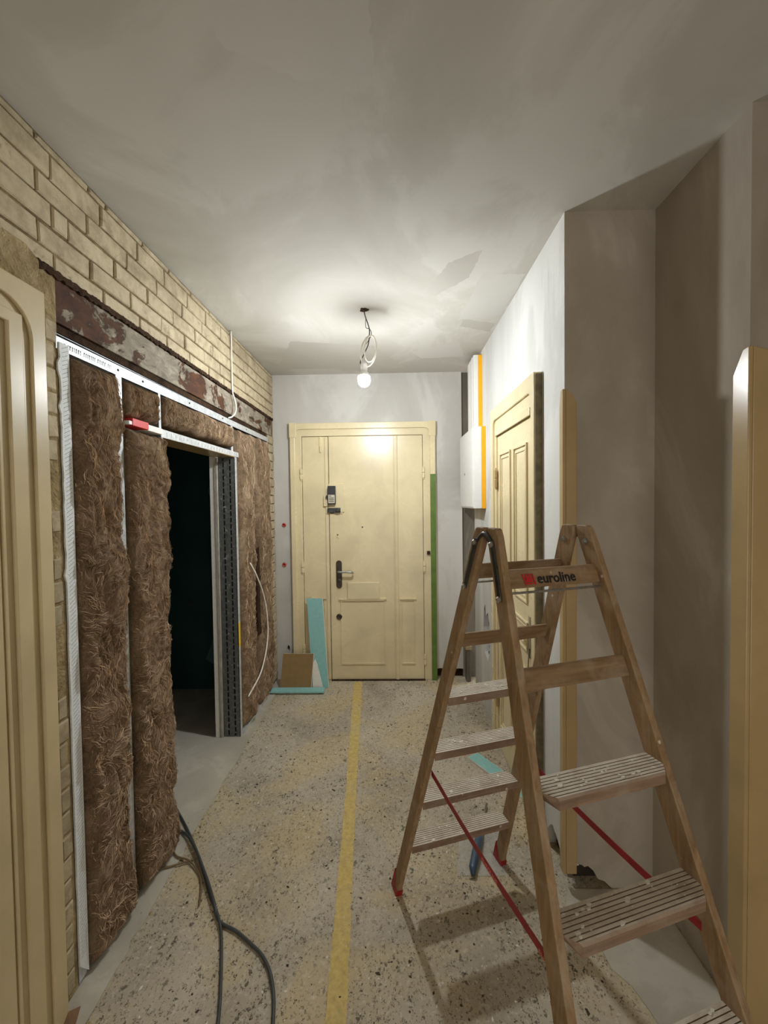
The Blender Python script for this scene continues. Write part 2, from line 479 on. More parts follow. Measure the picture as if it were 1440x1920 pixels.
# ================================================================== the setting
fl = finish('floor', [(-3.2, -2.2, 0), (2.6, -2.2, 0), (2.6, 4.2, 0), (-3.2, 4.2, 0), (-3.2, -2.2, -.1), (2.6, -2.2, -.1), (2.6, 4.2, -.1), (-3.2, 4.2, -.1)],
            [(0, 1, 2, 3), (7, 6, 5, 4), (0, 4, 5, 1), (1, 5, 6, 2), (2, 6, 7, 3), (3, 7, 4, 0)], M['floor'])
tag(fl, 'speckled grey stone floor with yellowish stains and plaster dust', 'floor', kind='structure')
# smooth screed strip along the insulated wall and through the rough doorway
edge = jag((-1.005, -2.0), (-1.03, 1.45), 24, .008, 1)+jag((-1.03, 1.45), (-1.045, 2.1), 12, .008, 2)+jag((-1.045, 2.1), (-1.06, 3.9), 20, .008, 3)+[(-1.06, 3.9)]
MB().prism([(-3.1, 3.9), (-3.1, -2.0)]+edge, .0, .004).build('smooth_strip', M['screed'], fl)
edge = [(.74, 1.78), (.70, 1.70)]+jag((.70, 1.70), (.98, .9), 14, .012, 5)+[(1.0, .8), (1.10, .8), (1.10, 1.78)]
MB().prism(edge, .0, .004).build('smooth_strip', M['screed'], fl)  # paler smooth patch with a slanting edge beside the recess

ce = MB().box(-1.4, 2.6, -2.2, 4.1, ZC, ZC+.1).build('ceiling', M['ceiling'])
tag(ce, 'grey skim plastered ceiling with trowel marks and a ragged cable hole', 'ceiling', kind='structure')

# far wall with ragged bottom edge, wire holes
outer = [(-1.2, 0), (.40, 0)]+jag((.40, .09), (.655, .095), 7, .008, 8)+[(.655, .09), (.655, ZC), (-1.2, ZC)]
holes = [blob(-1.036, 1.487, .014, .012, 9, 1), blob(-1.042, 1.108, .018, .014, 9, 2), blob(-1.015, .298, .014, .03, 10, 3)]
wb = panel_holes('wall_back', outer, holes, backf, -.06, 0, M['back'])
tag(wb, 'white plastered end wall around the cream entrance door', 'wall', kind='structure')
MB().box(-1.2, .6555, 3.999, 4.1, 0, ZC).build('masonry_behind', M['rubble'], wb)
# the open service chase beside the meter cabinet
ch = MB()
ch.box(.656, .85, 3.965, 4.1, 0, ZC)
ch.build('chase_lining', M['chase'], wb)

# right wall with a knocked-out hole beside the side door
hole = [(3.20, .50), (3.17, .62), (3.19, .74), (3.24, .82), (3.30, .78), (3.34, .86), (3.38, .80), (3.40, .66), (3.385, .55), (3.36, .47), (3.30, .45), (3.25, .43)]
outer = [(YR+.002, .10)]+jag((YR+.002, .10), (1.93, .17), 7, .015, 11)+jag((1.93, .17), (2.03, .08), 4, .012, 12)+[(2.03, 0), (3.74, 0), (3.74, ZC), (YR+.002, ZC)]
wr = panel_holes('wall_right', outer, [hole], rightf, -.06, 0, M['right'])
tag(wr, 'scuffed white plaster wall with the cream side door', 'wall', kind='structure')
MB(rightf).box(YR+.062, 3.74, 0, ZC, -.16, -.061).build('masonry_behind', M['rubble'], wr)
rb = random.Random(5)
for i in range(9):
    y, z = rb.uniform(3.22, 3.37), .47+i*.04
    MB(rightf).prism(blob(y, z, rb.uniform(.02, .035), rb.uniform(.014, .022), 7, 40+i), -.06, -.06+rb.uniform(.012, .035)).build('broken_brick', M['rubble'], wr)
for i in range(8):
    y, z = rb.uniform(1.86, 1.99), .02+i*.016
    MB(rightf).prism(blob(y, z, rb.uniform(.02, .04), rb.uniform(.012, .02), 7, 60+i), -.06, -.06+rb.uniform(.012, .03)).build('broken_brick', M['rubble'], wr)
# end face of that wall (closes the recess) with the black hole at the floor
outer = [(XR, 0), (XR, 0.17)]+jag((XR+.002, .20), (.86, .17), 6, .015, 21)+jag((.86, .17), (.935, .05), 5, .015, 22)+[(.935, 0), (XN+.01, 0), (XN+.01, ZC), (XR, ZC)]
outer = [(XR+.0015, .10)]+jag((XR+.004, .11), (.83, .10), 6, .012, 21)+jag((.83, .10), (.915, .02), 5, .012, 22)+[(.935, 0), (XN+.01, 0), (XN+.01, ZC), (XR+.0015, ZC)]
we = panel_holes('wall_recess', outer, [], endf, -.06, 0, M['recess'])
tag(we, 'grey plaster end of the recess with a black hole at the floor', 'wall', kind='structure')
MB().box(XR+.06, XN+.1, YR+.061, YR+.12, 0, ZC).build('cavity_backing', M['dark'], we)
wn = MB().box(XN, 2.6, YN, YR+.1, 0, ZC).build('wall_right_near', M['recess'])
tag(wn, 'grey plaster pier beyond the recess with a painted corner board', 'wall', kind='structure')
# walls of the space the photograph is taken from
wf = MB().box(2.4, 2.6, -2.2, YN, 0, ZC).build('wall_right_far_side', M['recess'])
tag(wf, 'plain plaster side wall of the wider part of the hall', 'wall', kind='structure')
wh = MB().box(-1.4, -.7, -2.3, -2.2, 0, ZC).box(1.9, 2.6, -2.3, -2.2, 0, ZC).box(-.7, 1.9, -2.3, -2.2, 2.5, ZC).build('wall_front', M['recess'])  # unseen; the opening is left to let fill light in from the world
tag(wh, 'unseen plaster wall at the near end of the hall, wide opening added for fill light', 'wall', kind='structure')

# ---- left wall: core, lintel, single bricks
wl = MB()
wl.box(-1.27, XL-.009, -2.2, YB+.05, 2.48, ZC)
wl = wl.build('wall_left', M['mortar'])
wl_near = tag(MB().box(-1.27, XL-.005, -2.2, 1.394, 0, 2.479).build('wall_left_near', M['mortar_l']), 'bare brick pier between the left door casing and the stud frame', 'wall', kind='structure')
wl_corner = tag(MB().box(-1.27, XL-.010, 3.756, YB+.05, 0, 2.479).build('wall_left_corner', M['mortar']), 'narrow strip of bare brick in the corner by the end wall', 'wall', kind='structure')
tag(wl, 'stripped brick wall painted cream with rusty lintel over the stud frame', 'wall', kind='structure')
ln = MB(leftf)
ln.box(1.262, 3.87, 2.318, 2.462, -.05, -.006)
cr_ = MB(leftf); up_ = jag((1.262, 2.485), (3.92, 2.486), 300, .0035, 301)+[(3.92, 2.486)]; dn_ = jag((1.262, 2.462), (3.92, 2.468), 300, .0065, 302)+[(3.92, 2.468)]
cr_.strip(up_, dn_, -.03, .0025).build('corroded_edge', M['rubble'], wl)['label'] = 'dark crust along the top of the lintel'
ln.build('lintel', M['lintel'], wl)['label'] = 'rusty steel lintel with peeling grey paint'
MB(leftf).box(1.262, 3.90, 2.29, 2.316, -.10, -.018).box(1.27, 3.90, 2.462, 2.480, -.05, -.016).build('lintel_flange', M['rubble'], wl)['label'] = 'dark corroded lintel edge'

def brick_mesh(y0, y1, z0, z1, proud, seed):
    r = random.Random(seed); c = .004
    j = lambda s: r.uniform(-s, s)
    pts = []
    for (y, z) in ((y0, z0), (y1, z0), (y1, z1), (y0, z1)):
        pts.append((XL-.04, y+j(.0015), z+j(.0015)))
    for (y, z) in ((y0, z0), (y1, z0), (y1, z1), (y0, z1)):
        pts.append((XL+proud-c+j(.001), y+j(.002), z+j(.002)))
    cy, cz = (y0+y1)/2, (z0+z1)/2
    for k in range(4):
        y, z = pts[4+k][1:]
        pts.append((XL+proud+j(.0012), y+(c if y < cy else -c), z+(c if z < cz else -c)))
    f = [(8, 9, 10, 11)]
    for k in range(4):
        l = (k+1) % 4
        f += [(4+k, 4+l, 8+l, 8+k), (k, l, 4+l, 4+k)]
    return pts, f
courses = [
    (2.870, ZC-.009, [1.331, 1.565, 1.659, 1.896, 2.122, 2.354, 2.587, 2.820, 3.054, 3.29, 3.52, 3.76]),
    (2.782, 2.860, [1.386, 1.624, 1.854, 2.076, 2.310, 2.535, 2.752, 2.99, 3.22, 3.45, 3.68]),
    (2.703, 2.772, [1.325, 1.546, 1.777, 2.005, 2.248, 2.478, 2.705, 2.949, 3.17, 3.41, 3.64]),
    (2.624, 2.693, [1.384, 1.455, 1.699, 1.924, 2.147, 2.386, 2.620, 2.856, 3.09, 3.32, 3.55, 3.79]),
    (2.545, 2.614, [1.329, 1.561, 1.799, 2.039, 2.268, 2.502, 2.735, 2.97, 3.20, 3.43, 3.67]),
    (2.484, 2.535, [1.39, 1.63, 1.86, 2.09, 2.32, 2.56, 2.79, 3.02, 3.26, 3.49, 3.72])]
sd = 0
for z0, z1, js in courses:
    js = [js[0]-.234*k for k in (3, 2, 1)]+js+[YB-.002]
    for a, b in zip(js[:-1], js[1:]):
        if b-a < .03: continue
        sd += 1
        p, f = brick_mesh(a+.0045, b-.0045, z0+random.uniform(-.001, .001), z1, random.choice((0, 0, .001, .002, -.002)), sd)
        finish('brick', p, f, M['brick'], wl)
# pillars beside the stud frame: near one and the one in the corner
for (ya, yb2, hi) in ((1.10, 1.390, 2.30), (3.756, YB-.003, 2.31)):
    z = .03; i = 0
    while z < hi-.05:
        h = .069
        cut = ya+(.115 if i % 2 else .235) if ya < 2 else ya+(.06 if i % 2 else .13)
        for a, b in ((ya, cut), (cut, yb2)):
            if b-a < .02: continue
            sd += 1
            gone = ya < 2 and random.random() < .22
            p, f = brick_mesh(a+.005, b-.004-(random.uniform(0, .012) if b == yb2 and ya < 2 else random.uniform(0, .006)), z, z+h, -.012 if gone else random.uniform(-.002, .002), sd)
            finish('brick', p, f, M['brick'], wl_near if ya < 2 else wl_corner)
        z += .079; i += 1
# lump of old render above the left door casing
lp = [(1.02, 2.375), (1.26, 2.37), (1.30, 2.39), (1.315, 2.44), (1.315, 2.475), (1.27, 2.50), (1.20, 2.50), (1.1, 2.485), (1.0, 2.49)]
MB(leftf).prism(lp, -.01, .012).build('render_lump', M['mortar_l'], wl, bevel=.006)

# ---- side room behind the rough doorway
sr = MB()
sr.box(-3.2, -1.27, 3.72, 3.80, 0, 2.75)
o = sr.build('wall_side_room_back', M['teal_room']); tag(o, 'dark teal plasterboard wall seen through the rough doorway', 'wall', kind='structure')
pb = [(-1.72, .28), (-1.66, .24), (-1.30, .26), (-1.30, 2.1), (-1.62, 2.06), (-1.66, 1.80), (-1.60, 1.62), (-1.63, 1.2), (-1.60, .8), (-1.63, .5)]
MB().add([(a, 3.7195, b) for a, b in pb]+[(a, 3.717, b) for a, b in pb], [tuple(range(10)), tuple(range(19, 9, -1))]+[(i, (i+1) % 10, 10+(i+1) % 10, 10+i) for i in range(10)]).build('lighter_patch', M['room_patch'], o)  # patch of lighter grey teal on the dark wall
MB().lathe([(.028, 0), (.028, -.004), (.018, -.004)], (-1.86, 3.7195, .80), 'y', 12).build('socket_hole', M['black'], o)
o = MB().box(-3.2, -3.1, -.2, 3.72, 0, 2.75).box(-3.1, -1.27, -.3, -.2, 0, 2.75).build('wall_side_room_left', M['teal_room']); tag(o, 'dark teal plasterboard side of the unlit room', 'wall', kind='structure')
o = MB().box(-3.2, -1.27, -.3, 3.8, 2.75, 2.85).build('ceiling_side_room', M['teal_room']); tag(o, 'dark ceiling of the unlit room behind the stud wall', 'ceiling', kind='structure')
o = MB().box(-1.283, -1.270, 1.392, 2.02, 0, 2.49).box(-1.283, -1.270, 2.965, 3.752, 0, 2.49).box(-1.283, -1.270, 2.02, 2.965, 2.05, 2.49).box(-1.30, -1.272, 2.940, 2.962, .006, 2.03).build('wall_stud_backing', M['gypsum'])
tag(o, 'plasterboard lining on the far side of the stud frame', 'wall', kind='structure')

# ================================================================== entrance door (far wall)
d1 = empty('door_1', (-.28, YB, 0)); tag(d1, 'cream panelled entrance door with narrow side leaf in a moulded frame', 'door', kind='structure')
def P(mb, name, mat, parent, **k):
    """build world-space mesh as child of an Empty without moving it"""
    o = mb.build(name, mat, None, **k); o.parent = parent
    root = parent
    off = Vector((0, 0, 0))
    while root is not None:
        off += Vector(root.location); root = root.parent
    for v in o.data.vertices: v.co -= off
    return o
def arch(x0, x1, z1, r, zb=0.0, n=8):
    """inverted U with rounded upper corners"""
    L = [(x0, zb), (x0, z1-r)]+[(x0+r-r*math.cos(t*math.pi/2/n), z1-r+r*math.sin(t*math.pi/2/n)) for t in range(1, n+1)]
    R = [(x1-r+r*math.sin(t*math.pi/2/n), z1-r+r*math.cos(t*math.pi/2/n)) for t in range(0, n)]+[(x1, z1-r), (x1, zb)]
    return L+R
def squared(x0, x1, z1, r, zb=0.0, n=8):
    """outer square-cornered companion with the same number of points"""
    c1 = [(x0, z1)]; k = n
    L = [(x0, zb), (x0, z1-r)]+[((x0, z1-r+r*2*t/n) if t <= n/2 else (x0+r*(2*t/n-1), z1)) for t in range(1, n+1)]
    R = [((x1-r+r*2*t/n, z1) if t <= n/2 else (x1, z1-r*(2*t/n-1))) for t in range(0, n)]+[(x1, z1-r), (x1, zb)]
    return L+R
FX0, FX1, FZ = -.958, .402, 2.435
P(MB(backf).strip(squared(FX0, FX1, FZ, .10), squared(-.852, .2855, 2.3135, .10), 0, .030), 'frame', M['cream'], d1, bevel=.003)
P(MB(backf).strip(squared(FX0, FX1, FZ, .10), arch(-.912, .352, 2.378, .055), .030, .046), 'frame_moulding', M['cream'], d1, bevel=.004)
P(MB(backf).box(.352, .4025, 0, 1.945, .0462, .0475), 'green_paint_strip', M['green'], d1)['label'] = 'bare strip of old green paint on the frame'
# corner blocks of the head
P(MB(backf).box(FX0-.004, FX0+.06, 2.30, FZ+.005, .046, .050).box(FX1-.06, FX1+.004, 2.30, FZ+.005, .046, .050), 'corner_block', M['cream'], d1, bevel=.002)
P(MB(backf).box(-.87, .31, 0, 2.33, .0002, .0008), 'gap_shade_sheet', M['black'], d1)  # black sheet behind the leaves, stands in for shade in the gaps
# side leaf
sl = P(MB(backf).box(-.848, -.603, .006, 2.310, 0, .018), 'side_leaf', M['cream'], d1, bevel=.002)
def sunk_panel(x0, x1, z0, z1, n, w, parent, name='panel_moulding', f=backf):
    m = MB(f)
    m.box(x0-w, x1+w, z1, z1+w, n, n+.016).box(x0-w*.4, x1+w*.4, z1-w*.9, z1-w*.3, n, n+.009).box(x0, x1, z0-w, z0, n, n+.010)
    m.box(x0, x0+w*.6, z0, z1-w, n, n+.009).box(x1-w*.6, x1, z0, z1-w, n, n+.009)
    return P(m, name, M['cream'], parent, bevel=.0015)
sunk_panel(-.77, -.655, .17, .775, .018, .014, sl)
P(MB(backf).box(-.685, -.660, 2.21, 2.31, .018, .030).box(-.680, -.665, 2.16, 2.22, .018, .034), 'bolt', M['cream'], sl, bevel=.003)
P(MB(backf).box(-.634, -.6035, .004, 2.308, .018, .028), 'cover_strip', M['cream'], sl, bevel=.003)
# main leaf
lf = P(MB(backf).box(-.5985, .282, .006, 2.310, 0, .026), 'door_leaf', M['cream'], d1, bevel=.002)
P(MB(backf).box(-.594, -.552, .008, 2.308, .026, .034), 'edge_strip', M['cream'], lf, bevel=.003)
P(MB(backf).box(.010, .048, .008, 2.308, .026, .040).box(.020, .038, .008, 2.308, .040, .048), 'centre_bead', M['cream'], lf, bevel=.004)
sunk_panel(-.505, -.085, .165, .765, .026, .016, lf)
sunk_panel(.070, .198, .165, .765, .026, .014, lf)
P(MB(backf).box(-.438, -.132, .772, .935, .026, .046), 'letter_flap', M['cream'], lf, bevel=.006)
P(MB(backf).box(-.47, -.09, .757, .772, .026, .040), 'panel_ledge', M['cream'], lf, bevel=.003)
P(MB(backf).prism([(-.515+.0275*math.cos(t*math.pi/8), 1.115+.0275*math.sin(t*math.pi/8)) for t in range(0, 9)]+[(-.515+.0275*math.cos(t*math.pi/8), .905+.0275*math.sin(t*math.pi/8)) for t in range(8, 17)], .026, .034), 'handle_plate', M['bronze'], lf, bevel=.001)
lever = spline([(-.515, YB-.034, 1.040), (-.515, YB-.075, 1.040), (-.500, YB-.085, 1.040), (-.44, YB-.086, 1.040), (-.40, YB-.086, 1.038), (-.385, YB-.078, 1.032), (-.382, YB-.055, 1.026)], 6)
P(MB().tube(lever, .010, 10), 'lever_handle', M['steel'], lf, smooth=True)
P(MB().lathe([(.016, 0), (.016, -.010), (.010, -.012)], (-.515, YB-.034, .955), 'y', 14), 'keyhole', M['steel_d'], lf)
P(MB().lathe([(.027, 0), (.027, -.010), (.020, -.014), (.012, -.010)], (-.519, YB-.026, .607), 'y', 18), 'lock_cylinder', M['bronze'], lf, smooth=False)
P(MB(backf).box(-.533, -.512, 1.355, 1.405, .026, .031), 'peep_plate', M['cream'], lf, bevel=.002)
P(MB().lathe([(.006, 0), (.006, -.004)], (-.522, YB-.031, 1.385), 'y', 10), 'peep_hole', M['black'], lf)
P(MB().lathe([(.007, 0), (.007, -.003)], (-.288, YB-.026, 1.455), 'y', 10), 'spy_hole', M['black'], lf)
# box lock on the leading edge
P(MB(backf).box(-.60, -.455, 1.60, 1.865, .026, .040).box(-.650, -.612, 1.655, 1.755, .026, .042), 'lock_board', M['cream'], lf, bevel=.002)
bxl = P(MB(backf).box(-.603, -.532, 1.672, 1.845, .040, .082), 'box_lock', M['black'], lf, bevel=.004)
P(MB(backf).box(-.598, -.538, 1.685, 1.762, .082, .0835), 'lock_label', M['label'], bxl)
for k, zz in enumerate((1.75, 1.732, 1.716, 1.70)):
    P(MB(backf).box(-.592, -.545 if k else -.57, zz-.003, zz+.003, .0835, .0842), 'lock_label_line', M['print'], bxl)
P(MB().lathe([(.014, 0), (.014, -.02), (.011, -.024)], (-.611, YB-.05, 1.745), 'y', 10), 'lock_knob', M['black'], bxl)
P(MB(backf).box(-.628, -.470, 1.585, 1.645, .026, .034), 'latch_plate', M['cream'], lf, bevel=.002)
P(MB(backf).box(-.612, -.49, 1.595, 1.640, .034, .058), 'latch_body', M['steel_d'], lf, bevel=.003)
P(MB().lathe([(.020, 0), (.020, -.014), (.013, -.018)], (-.512, YB-.058, 1.620), 'y', 14), 'latch_knob', M['steel_d'], lf)
def hinge(f, a, b, n, parent, mat, h=.10):
    m = MB(f)
    for k in (0, 1):
        m.box(a-.012, a+.012, b-h/2+k*h*.52, b-h/2+k*h*.52+h*.46, n, n+.016)
    m.box(a-.007, a+.007, b-h/2-.014, b+h/2+.012, n+.002, n+.010)
    return P(m, 'hinge', mat, parent, bevel=.003)
for z in (1.96, 1.08, .20):
    hinge(backf, .290, z, .030, d1, M['cream'])
for z in (1.96, 1.08, .30):
    hinge(backf, -.856, z, .030, d1, M['cream'])
P(MB(backf).box(.315, .345, 1.19, 1.225, .0462, .0475), 'paint_scrape', M['rubble'], d1)
# threshold
P(MB(backf).box(-.60, .29, 0.0, .006, 0, .055), 'threshold', M['rubble'], d1)

# ================================================================== side door (right wall)
d2 = empty('door_2', (XR, 2.5, 0)); tag(d2, 'cream side door with tall panels in a moulded frame', 'door', kind='structure')
Y0, Y1, Z2 = 2.055, 2.955, 2.318
P(MB(rightf).strip(squared(Y0, Y1, Z2, .06), squared(2.135, 2.850, 2.135, .06), 0, .026), 'frame', M['cream'], d2, bevel=.003)
P(MB(rightf).strip(squared(Y0, Y1, Z2, .06), arch(2.105, 2.895, 2.235, .05), .026, .040), 'frame_moulding', M['cream'], d2, bevel=.003)
P(MB(rightf).box(2.135, 2.850, 2.125, 2.165, .026, .036), 'head_bead', M['cream'], d2, bevel=.003)
P(MB(rightf).box(Y0-.008, Y0, 0, Z2-.01, 0, .034), 'frame_edge', M['rawedge'], d2)['label'] = 'bare grey wooden edge of the frame'
lf2 = P(MB(rightf).box(2.137, 2.848, .008, 2.130, 0, .016), 'door_leaf', M['cream'], d2, bevel=.002)
for (a, b, z0, z1) in ((2.22, 2.46, 1.14, 2.0), (2.53, 2.77, 1.14, 2.0), (2.22, 2.77, .88, 1.04), (2.22, 2.46, .18, .78), (2.53, 2.77, .18, .78)):
    m = MB(rightf); w = .012
    for (i, hgt) in ((0, .010), (.026, .006)):
        m.box(a+i, b-i, z1-i-w, z1-i, .016, .016+hgt).box(a+i, b-i, z0+i, z0+i+w, .016, .016+hgt)
        m.box(a+i, a+i+w, z0+i+w, z1-i-w, .016, .016+hgt).box(b-i-w, b-i, z0+i+w, z1-i-w, .016, .016+hgt)
    P(m, 'panel_moulding', M['cream'], lf2, bevel=.002)
P(MB(rightf).box(2.175, 2.205, .86, 1.08, .016, .020), 'handle_plate', M['steel'], lf2, bevel=.001)
lev = spline([(XR-.02, 2.19, 1.00), (XR-.06, 2.19, 1.0), (XR-.068, 2.21, 1.0), (XR-.068, 2.27, 1.003), (XR-.066, 2.31, .998)], 6)
P(MB().tube(lev, .008, 8), 'lever_handle', M['steel'], lf2, smooth=True)
for z in (1.84, .35):
    hinge(rightf, 2.835, z, .026, d2, M['cream_trim'], .12)

# ================================================================== left door casing (nearest, left wall)
d3 = empty('door_3', (XL, .8, 0)); tag(d3, 'worn cream door casing with fluted mouldings beside the bare brick', 'door', kind='structure')
CZ = 2.366
P(MB(leftf).strip(squared(.05, 1.304, CZ, .16), squared(.22, 1.125, 2.24, .16), 0, .022), 'casing', M['cream_old'], d3, bevel=.003)
P(MB(leftf).strip(squared(.05, 1.304, CZ, .16), arch(.10, 1.252, 2.305, .105), .022, .034), 'casing_outer_band', M['cream_old'], d3, bevel=.004)
P(MB(leftf).strip(squared(.135, 1.222, 2.262, .10), squared(.20, 1.172, 2.225, .10), .022, .034), 'casing_inner_band', M['cream_old'], d3, bevel=.004)
P(MB(leftf).box(.215, 1.130, .004, 2.236, 0, .030), 'door_leaf', M['cream_old'], d3, bevel=.003)
P(MB(leftf).box(1.140, 1.150, .05, 2.23, .022, .028), 'inner_bead', M['cream_old'], d3, bevel=.002)

# ================================================================== stud frame and insulation
rng = np.random.RandomState(11)
def batt(y0, y1, z0, z1, label, seed, mat, depth=.085, bulge=.018, step=.0055, x0=None, fibres=900, ledge=.0):
    """thick glass-wool slab with a folded, tufted face"""
    ny, nz = max(8, int((y1-y0)/step)), max(8, int((z1-z0)/step))
    U, V = np.meshgrid(np.linspace(0, 1, ny+1), np.linspace(0, 1, nz+1))
    Y, Z = y0+(y1-y0)*U, z0+(z1-z0)*V
    s = seed*17.3
    wx = pnoise(Y*6+s, Z*5, np.full_like(Y, s*.3)); wz = pnoise(Y*6, Z*5+s, np.full_like(Y, s*.7))
    a = pnoise(Y*7+s+wx*1.2, Z*5.5+wz*1.2, np.full_like(Y, s))
    b = 1-np.abs(pnoise(Y*15+wx*2.2+s, Z*11+wz*2.2, np.full_like(Y, s+5)))*2.2
    c = 1-np.abs(pnoise(Y*38+wx*3+s, Z*26+wz*3, np.full_like(Y, s+9)))*2.2
    d = pnoise(Y*90+s, Z*70+wx*4, np.full_like(Y, s+12))
    e = np.minimum(np.minimum(Y-y0, y1-Y)/.045, np.minimum(Z-z0, z1-Z)/.04); e = np.clip(e, 0, 1)
    round_ = np.sqrt(np.clip(1-(1-e)**2, 0, 1))
    X = XL-.035+(.035+bulge)*round_+round_*(a*.036+b*.015+c*.008+d*.003)
    # ragged outline
    edge_y = pnoise(Z*9+s, Z*0+3.1, Z*0+s)*.010+pnoise(Z*34+s, Z*0+1.1, Z*0+s)*.006
    Y = Y-np.abs(edge_y)*(np.abs(U-.5)*2)**3*np.sign(U-.5)*1.3+wx*.004*(1-np.abs(2*U-1))
    edge_z = pnoise(Y*14+s, Y*0+5.2, Y*0+s)*.012
    Z = Z+edge_z*(np.abs(V-.5)*2)**12
    Z = np.maximum(Z, .006)
    front = np.stack([X, Y, Z], -1).reshape(-1, 3)
    W = ny+1
    faces = [(i*W+j, i*W+j+1, (i+1)*W+j+1, (i+1)*W+j) for i in range(nz) for j in range(ny)]
    # sides go straight back
    loop = [j for j in range(W)]+[i*W+ny for i in range(1, nz+1)]+[nz*W+j for j in range(ny-1, -1, -1)]+[i*W for i in range(nz-1, 0, -1)]
    bk = front[loop].copy(); bk[:, 0] = XL-.035-depth
    k = len(front); n = len(loop)
    faces += [(loop[i], loop[(i+1) % n], k+(i+1) % n, k+i) for i in range(n)]
    faces.append(tuple(k+i for i in range(n)))
    root = empty('insulation_batt', (XL-.08, (y0+y1)/2, z0))
    tag(root, label, 'insulation', 'brown insulation batts between the studs')
    off = np.array(root.location)
    o = finish('wool_slab', np.vstack([front, bk])-off, faces, mat, root, smooth=True)
    # loose fibres curling off the face
    r = np.random.RandomState(seed+100)
    for nm, mt, cnt in (('loose_fibres', M['fibre'], int(fibres*.9)), ('loose_fibres', M['fibre_m'], int(fibres*.9)), ('loose_fibres', M['fibre_d'], int(fibres*.5))):
        vs, fs = [], []
        G = front.reshape(nz+1, W, 3)
        flow = pnoise(G[..., 1]*9+s, G[..., 2]*6.5, np.full(G.shape[:2], s*.9))*5.0+pnoise(G[..., 1]*26+s, G[..., 2]*20, np.full(G.shape[:2], s*.4))*2.4
        for q in range(cnt):
            i, j = r.randint(1, max(3, nz-1)), r.randint(1, max(3, ny-1))
            jit = r.normal()*.35; ln_ = r.randint(6, 13); stp = r.uniform(.7, 1.5); w = r.uniform(.00035, .0010)
            if r.rand() < .06: w *= 1.9
            fi, fj = float(i), float(j); pts = []
            lift0 = r.uniform(.0005, .005)
            for m in range(ln_):
                if fi < 0 or fj < 0 or fi > nz or fj > W-1: break
                ii, jj = int(fi), int(fj)
                t = m/(ln_-1)
                pts.append(G[ii, jj]+np.array([lift0*math.sin(math.pi*t)+.0010, (fj-jj)*step, (fi-ii)*step]))
                ang = flow[ii, jj]+math.pi/2+jit
                fi += math.sin(ang)*stp; fj += math.cos(ang)*stp; jit += r.normal()*.08
            ln_ = len(pts)
            if ln_ < 4: continue
            k0 = len(vs)
            for m, p_ in enumerate(pts):
                ww = w*(1-.6*abs(2*m/(ln_-1)-1))
                vs += [p_+np.array([0, ww, ww*.5]), p_+np.array([ww*1.2, 0, 0]), p_+np.array([0, -ww, -ww*.5])]
            for m in range(ln_-1):
                A = k0+m*3
                for t in range(3):
                    fs.append((A+t, A+(t+1) % 3, A+3+(t+1) % 3, A+3+t))
        g = finish(nm, np.array(vs)-off, fs, mt, root)
        g['kind'] = 'stuff'
    return root
batt(1.436, 1.682, .015, 2.218, 'tall brown insulation batt beside the bare brick pillar', 1, M['wool'][0], bulge=.020, fibres=2400)
batt(1.726, 2.012, .015, 2.02, 'tall brown insulation batt at the near side of the rough doorway', 2, M['wool'][1], bulge=.024, fibres=2400)
batt(1.730, 1.990, 2.075, 2.222, 'small brown insulation piece above the red offcut', 3, M['wool'][2], bulge=.002, fibres=350)
batt(2.022, 2.885, 2.078, 2.228, 'long low brown insulation strip over the rough doorway', 4, M['wool'][1], bulge=.016, fibres=1000)
batt(3.000, 3.300, .03, 2.225, 'brown insulation batt next to the slotted jamb', 5, M['wool'][2], bulge=.012, step=.008, fibres=1100)
batt(3.358, 3.732, .03, 2.235, 'brown insulation batt in the corner beside the brick edge', 6, M['wool'][0], bulge=.014, step=.008, fibres=1100)

def stud(y0, y1, z0, z1, label, mat=None, nface=.000, depth=.10, flip=1, name='metal_stud', group='metal studs in the partition frame'):
    root = empty(name, (XL-.05, (y0+y1)/2, z0)); tag(root, label, 'metal stud', group)
    P(MB(leftf).box(y0, y1, z0, z1, nface-.0025, nface), 'flange', mat or M['galv'], root)
    ya = y0 if flip > 0 else y1-.0025
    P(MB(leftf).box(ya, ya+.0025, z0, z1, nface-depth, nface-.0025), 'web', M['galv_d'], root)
    return root
s1 = stud(1.398, 1.434, .012, 2.235, 'first stud with white ragged edge tape against the brick pillar', M['galv'], -.004)
# ragged tape on the first stud, bright at the top
r = random.Random(4); tp = [(1.436, .02), (1.436, 2.25)]; z = 2.25
while z > 1.35:
    tp.append((1.397-r.choice((0, .002, .004, .011, .003)), z)); z -= .024
while z > .02:
    tp.append((1.396-r.uniform(0, .003), z)); z -= .06
P(MB(leftf).prism(tp, -.003, .003), 'edge_tape', M['foam'], s1)
tx = MB(leftf)
for k in range(150):
    zz = .1+k*.0143
    tx.add([(1.402, zz, .0034), (1.404, zz-.001, .0034), (1.430, zz+.013, .0034), (1.428, zz+.014, .0034)], [(0, 1, 2, 3)])
g = P(tx, 'tape_ribbing', M['print_g'], s1); g['kind'] = 'stuff'
stud(1.686, 1.722, .012, 2.235, 'second stud standing between the two tall batts', M['galv'], -.002)
stud(2.005, 2.020, .012, 2.05, 'slim stud at the near side of the rough doorway', M['galv'], .001)
stud(1.994, 2.012, 2.05, 2.235, 'short stud piece above the near doorway corner', M['galv'], -.002)
stud(2.892, 2.925, 2.05, 2.240, 'short stud piece above the slotted jamb', M['galv'], -.002)
stud(3.318, 3.350, .03, 2.240, 'narrow stud between the last two batts', M['galv_d'], -.012)
stud(3.738, 3.754, .03, 2.245, 'last stud against the brick corner', M['galv'], -.004)
